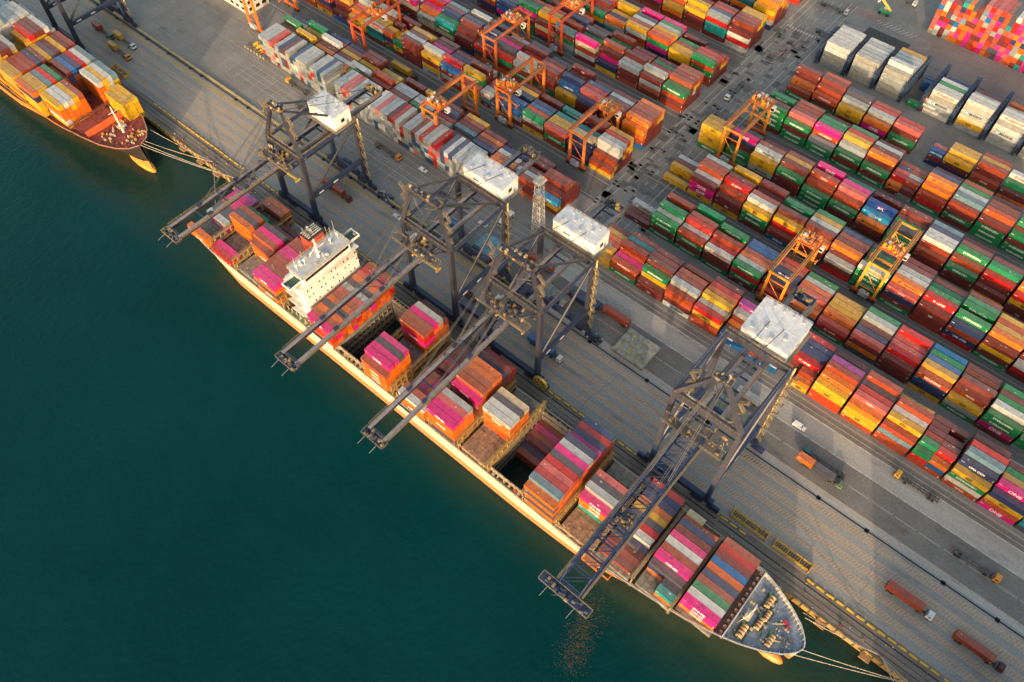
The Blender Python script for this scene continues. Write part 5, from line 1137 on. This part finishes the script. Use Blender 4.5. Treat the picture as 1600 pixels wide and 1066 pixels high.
for x in (17.4, 32.9, 48.3, 63, -258, -271, -283, -296):
    mb = MB(); mb.box(x-1.7,x+1.7,107.3,109.4,-1.0,-.5,(.36,.20,.09)); mb.box(x-.3,x+.3,109.4,109.8,-.9,-.5,(.5,.35,.06)); mb.box(x-1.7,x-1.45,107.3,109.4,-.5,0,(.3,.18,.08))
    o = mb.build('fender_panel', M_deck, loc=(x,107,-1)); tag(o, 'brown fender panel standing off the quay edge in open water', 'fender', 'fender panels off the quay edge')
BOL = [-300,-277,-262,-250,15,38,51.5,66]
for x in BOL:
    t = thing('bollard', 'dark mooring bollard on the quay edge with or without ropes', 'bollard', (x,111.4,0), 'mooring bollards'); mb = MB(); mb.tube((x,111.4,0),(x,111.4,.7),.4,(.22,.06,.04),10); mb.tube((x,111.4,.7),(x,111.4,.95),.62,(.22,.06,.04),10); mb.build('post', M_steel, t)
def rope(p, q, label, sag=.8, r=.11):
    p, q = Vector(p), Vector(q); mb = MB(); pts = []
    for i in range(13): u = i/12; v = p.lerp(q, u); v.z -= 4*sag*u*(1-u); pts.append(v)
    mb.path(pts, r, (.42,.36,.27), 5); o = mb.build('mooring_rope', M_steel, loc=tuple(p)); tag(o, label, 'rope', 'mooring ropes')
for p, q, l in (((27,102,11.6),(51.5,111.4,.8),'upper mooring rope from the grey bow along the quay'),((25.8,103,11.6),(51,111.4,.8),'second mooring rope from the grey bow along the quay'),((30.6,93,11.8),(66,111.4,.8),'long mooring rope from the very tip of the grey bow'),((30,90.5,11.6),(65.5,111.4,.8),'lowest mooring rope from the sea side of the grey bow'),
  ((67.5,100,8),(51.6,111.4,.8),'left rope of the fan running off the bottom edge'),((67.5,97,8),(51.8,111.4,.8),'second rope of the fan running off the bottom edge'),((67.8,104,8),(51.4,111.2,.8),'third rope of the fan running off the bottom edge'),((68,106,8),(52,111.3,.8),'right rope of the fan running off the bottom edge'),
  ((-298.6,95,12.2),(-277,111.4,.8),'upper rope from the red bow to the quay'),((-298,93.5,12.2),(-262,111.4,.8),'middle rope from the red bow to the quay'),((-298,92.2,12.2),(-261.6,111.3,.8),'lower rope from the red bow to the quay'),((-303,101,12),(-277.4,111.4,.8),'short rope from the quay side of the red bow'),
  ((-241.8,88,7.6),(-277,111.4,.8),'rope from the stern of the moored ship crossing open water'),((-241.8,98,7.6),(-262,111.4,.8),'nearer rope from the stern of the moored ship')): rope(p, q, l)
# black and yellow barrier along the landside rail
t = thing('striped_barrier', 'black and yellow slatted barrier along the landside crane rail', 'barrier', (-260,146.6,0)); mb = MB(); x = -440
while x < -128: mb.box(x,x+.5,146.2,147.6,.02,.75,(.48,.36,.10) if int((x+440)/1.05) % 2 else (.40,.37,.30)); x += 1.05
mb.build('slats', M_steel, t); mb = MB(); mb.box(-440,-128,145.95,146.15,.02,.5,(.03,.03,.035)); mb.box(-440,-128,147.65,147.8,.02,.5,(.05,.05,.05)); mb.build('trough', M_steel, t)
mb = MB(); mb.box(-440,-128,142.7,143.6,.03,.05,(.35,.25,.05)); mb.build('yellow_strip', M_steel, t)
# rail festoon boxes along the landside rail (dark cable chain seen between the cranes)
for x0, x1 in ((-206,-199),(-168,-158),(-126,-116),(-90,-84)):
    t = thing('equipment_skid', f'dark navy equipment skid on the landside rail beside crane feet', 'skid', (x0,147,0), 'navy skids on the landside rail'); mb = MB(); clutter(mb, x0, x1, 146, 148.6, .1, 40, [NV,(.05,.06,.08),(.1,.1,.11),(.35,.37,.4)], 2.2); mb.box(x0-.5,x1+.5,145.9,148.8,.05,.5,NV); mb.build('machinery', M_steel, t)
# lattice light tower with a green sign
t = thing('light_tower', 'white lattice floodlight tower with a green sign near its foot', 'tower', (-137.6,174.6,0)); mb = MB(); c_ = (.55,.50,.45); HT = 31
def tp(i, j, z): k = 1-.42*z/HT; return (-137.6+i*2.2*k, 174.8+j*2.0*k, z)
for i in (-1,1):
    for j in (-1,1): mb.beam(tp(i,j,0), tp(i,j,HT), .2, .2, c_)
nz = 9
for k in range(nz):
    z0, z1 = k*HT/nz, (k+1)*HT/nz
    for a, d in (((-1,-1),(1,-1)),((1,-1),(1,1)),((1,1),(-1,1)),((-1,1),(-1,-1))):
        mb.beam(tp(*a,z0), tp(*d,z1), .09, .09, c_); mb.beam(tp(*d,z0), tp(*a,z1), .09, .09, c_); mb.beam(tp(*a,z1), tp(*d,z1), .14, .14, c_)
mb.build('lattice', M_steel, t)
mb = MB(); mb.box(-139.6,-135.6,172.8,176.8,HT,HT+.25,c_); mb.rail([(-139.6,172.8,HT+.25),(-135.6,172.8,HT+.25),(-135.6,176.8,HT+.25),(-139.6,176.8,HT+.25),(-139.6,172.8,HT+.25)],1.1,c_,1,.06)
for i in range(10): mb.box(-139.4+i*.4,-139.1+i*.4,172.6+(i%2)*4,172.9+(i%2)*4,HT+.3,HT+1.0,(.5,.48,.42))
mb.build('lamp_platform', M_steel, t)
mb = MB(); mb.box(-136.6,-135.4,172.75,172.82,2.2,5.4,(.02,.22,.11)); mb.build('green_sign', M_steel, t)
# white office block and yellow spare spreaders at the far left
t = thing('office_building', 'white building with windows at the top edge left of the yellow yard crane', 'building', (-368,199,0)); mb = MB(); mb.box(-386,-350.5,192,206,0,9,(.66,.60,.52)); w_ = mb.build('walls', M_white, t)
mb = MB(); mb.box(-386.4,-350.1,191.6,206.4,9,9.4,(.5,.48,.45)); mb.box(-366,-360,196,202,9.4,11,(.55,.53,.5)); mb.build('roof', M_white, t)
for i in range(6):
    for z in (1.6,5.4): mb = MB(); mb.box(-378.6+i*4.6,-375.8+i*4.6,191.94,192-.003,z,z+1.8,(.03,.03,.04)); mb.build('window', M_glass, t)
for i in range(3):
    for z in (1.6,5.4): mb = MB(); mb.box(-350.5+.003,-350.44,193.4+i*4.2,196+i*4.2,z,z+1.8,(.03,.03,.04)); mb.build('window', M_glass, t)
for i, (x, y) in enumerate(((-328,178.6),(-325,178.2),(-321.6,177.6))):
    mb = MB(); mb.box(x-1.1,x+1.1,y-3,y+3,.3,.8,(.6,.38,.04)); mb.box(x-1.3,x+1.3,y-3.2,y-2.8,0,1,(.12,.10,.08)); mb.box(x-1.3,x+1.3,y+2.8,y+3.2,0,1,(.12,.1,.08)); mb.tube((x,y-1,1),(x,y+1,1),.7,(.62,.40,.04),8)
    tag(mb.build('spare_spreader', M_steel, loc=(x,y,0)), ('leftmost' if i == 0 else 'middle' if i == 1 else 'rightmost')+' of three yellow lifting spreaders parked beside the end-on boxes', 'spreader', 'spare spreaders')
for i in range(7):
    x = -331+i*2.4; mb = MB(); mb.box(x-.3,x+.3,173.6,177.0,.02,.8,(.14,.13,.13)); mb.box(x-.4,x+.4,173.5,173.9,.02,1.0,(.4,.33,.2))
    tag(mb.build('parking_rack', M_steel, loc=(x,175,0)), 'low dark rack arm in the row below the yellow spreaders', 'rack', 'rack arms below the spreaders')
# steel racks between the refrigerated boxes
for i, x in enumerate((-102.3,-87.4,-72.6,-57.8,-48,-33.2,-17.9,-2.6)):
    t = thing('reefer_rack', f'navy steel access rack, {ORD[i]} from the cross road, between white refrigerated boxes', 'rack', (x,357,0), 'navy access racks'); mb = MB(); nv = (.03,.055,.11)
    y1 = 366 if i < 3 else 374
    for z in (3,5.8,8.6,11.4): mb.box(x-.7,x+.9,348.6,y1,z-.12,z,nv); mb.rail([(x-.7,348.6,z),(x-.7,y1,z)],1,nv,2.7,.07)
    y = 348.6
    while y < y1+.2:
        for xx in (x-.7,x+.9): mb.beam((xx,y,0),(xx,y,12.4),.22,.22,nv)
        mb.beam((x-.7,y,3),(x+.9,y,5.8),.2,.4,nv); mb.beam((x-.7,y,8.6),(x+.9,y,11.4),.2,.4,nv); mb.box(x-.4,x+.6,y+.6,y+1.2,0,11.4,nv); y += 2.75
    mb.build('frame', M_steel, t)
# reach stacker and green lift near the far corner, blue cabin at the racks
def stacker(x, y, col, label):
    t = thing('reach_stacker', label, 'lift truck', (x,y,0)); mb = MB(); mb.box(x-3,x+3,y-1.8,y+1.8,.9,2.3,col); mb.box(x-1,x+.8,y-.9,y+.9,2.3,4.2,(.3,.28,.2)); mb.build('body', M_veh, t)
    mb = MB(); mb.beam((x+2.6,y,2.6),(x-4.4,y,7.4),.8,.9,(.60,.42,.06)); mb.box(x-5,x-4,y-3,y+3,6.4,7,(.55,.5,.42)); mb.build('boom', M_veh, t)
    for u in (-2.1,2.1):
        for w in (-1.7,1.7): mb = MB(); mb.tube((x+u,y+w-.35,.8),(x+u,y+w+.35,.8),.8,(.015,)*3,12); mb.build('wheel', M_rub, t)
stacker(-94, 408, (.03,.25,.13), 'green and yellow reach stacker near the pink block, top right')
t = thing('site_cabin', 'small blue cabin at the corner of the white refrigerated boxes', 'cabin', (-103,368,0)); mb = MB(); mb.box(-105,-102.4,367,369.6,0,2.7,(.02,.16,.32)); mb.build('walls', M_steel, t); mb = MB(); mb.box(-105.2,-102.2,366.8,369.8,2.7,2.85,(.03,.22,.40)); mb.build('roof', M_steel, t)
for x, y, s_ in ((-99,372,1),(-108,394,1),(-84,424,1)): truck(x, y, s_, (.5,.5,.5), {-99:'grey cab truck by the dark gravel bay behind the white boxes',-108:'grey cab truck with an empty chassis near the yellow crossed lines',-84:'grey cab truck with an empty chassis at the top edge'}[x])
b = MB(); b.poly([(-95,370,.03),(-72,370,.03),(-72,393,.03),(-95,393,.03)], (1,1,1)); tag(b.build('gravel_bay', ground('dark_gravel', (.03,.03,.032), (.085,.085,.085), 1.2)), kind='structure')

# small golden-brown quads scattered just above the water under the lattice boom
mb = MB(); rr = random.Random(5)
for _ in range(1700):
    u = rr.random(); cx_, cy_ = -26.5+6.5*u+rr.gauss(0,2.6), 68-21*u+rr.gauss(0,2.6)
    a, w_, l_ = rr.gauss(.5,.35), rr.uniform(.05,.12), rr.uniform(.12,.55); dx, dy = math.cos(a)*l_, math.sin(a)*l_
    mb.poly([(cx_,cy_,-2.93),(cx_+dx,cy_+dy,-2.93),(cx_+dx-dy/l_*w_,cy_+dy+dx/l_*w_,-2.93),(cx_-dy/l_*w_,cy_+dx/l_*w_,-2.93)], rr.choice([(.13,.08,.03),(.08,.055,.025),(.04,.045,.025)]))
tag(mb.build('golden_flecks', M_letter), 'golden brown flecks on the water below the lattice boom tip', 'fleck', kind='stuff')
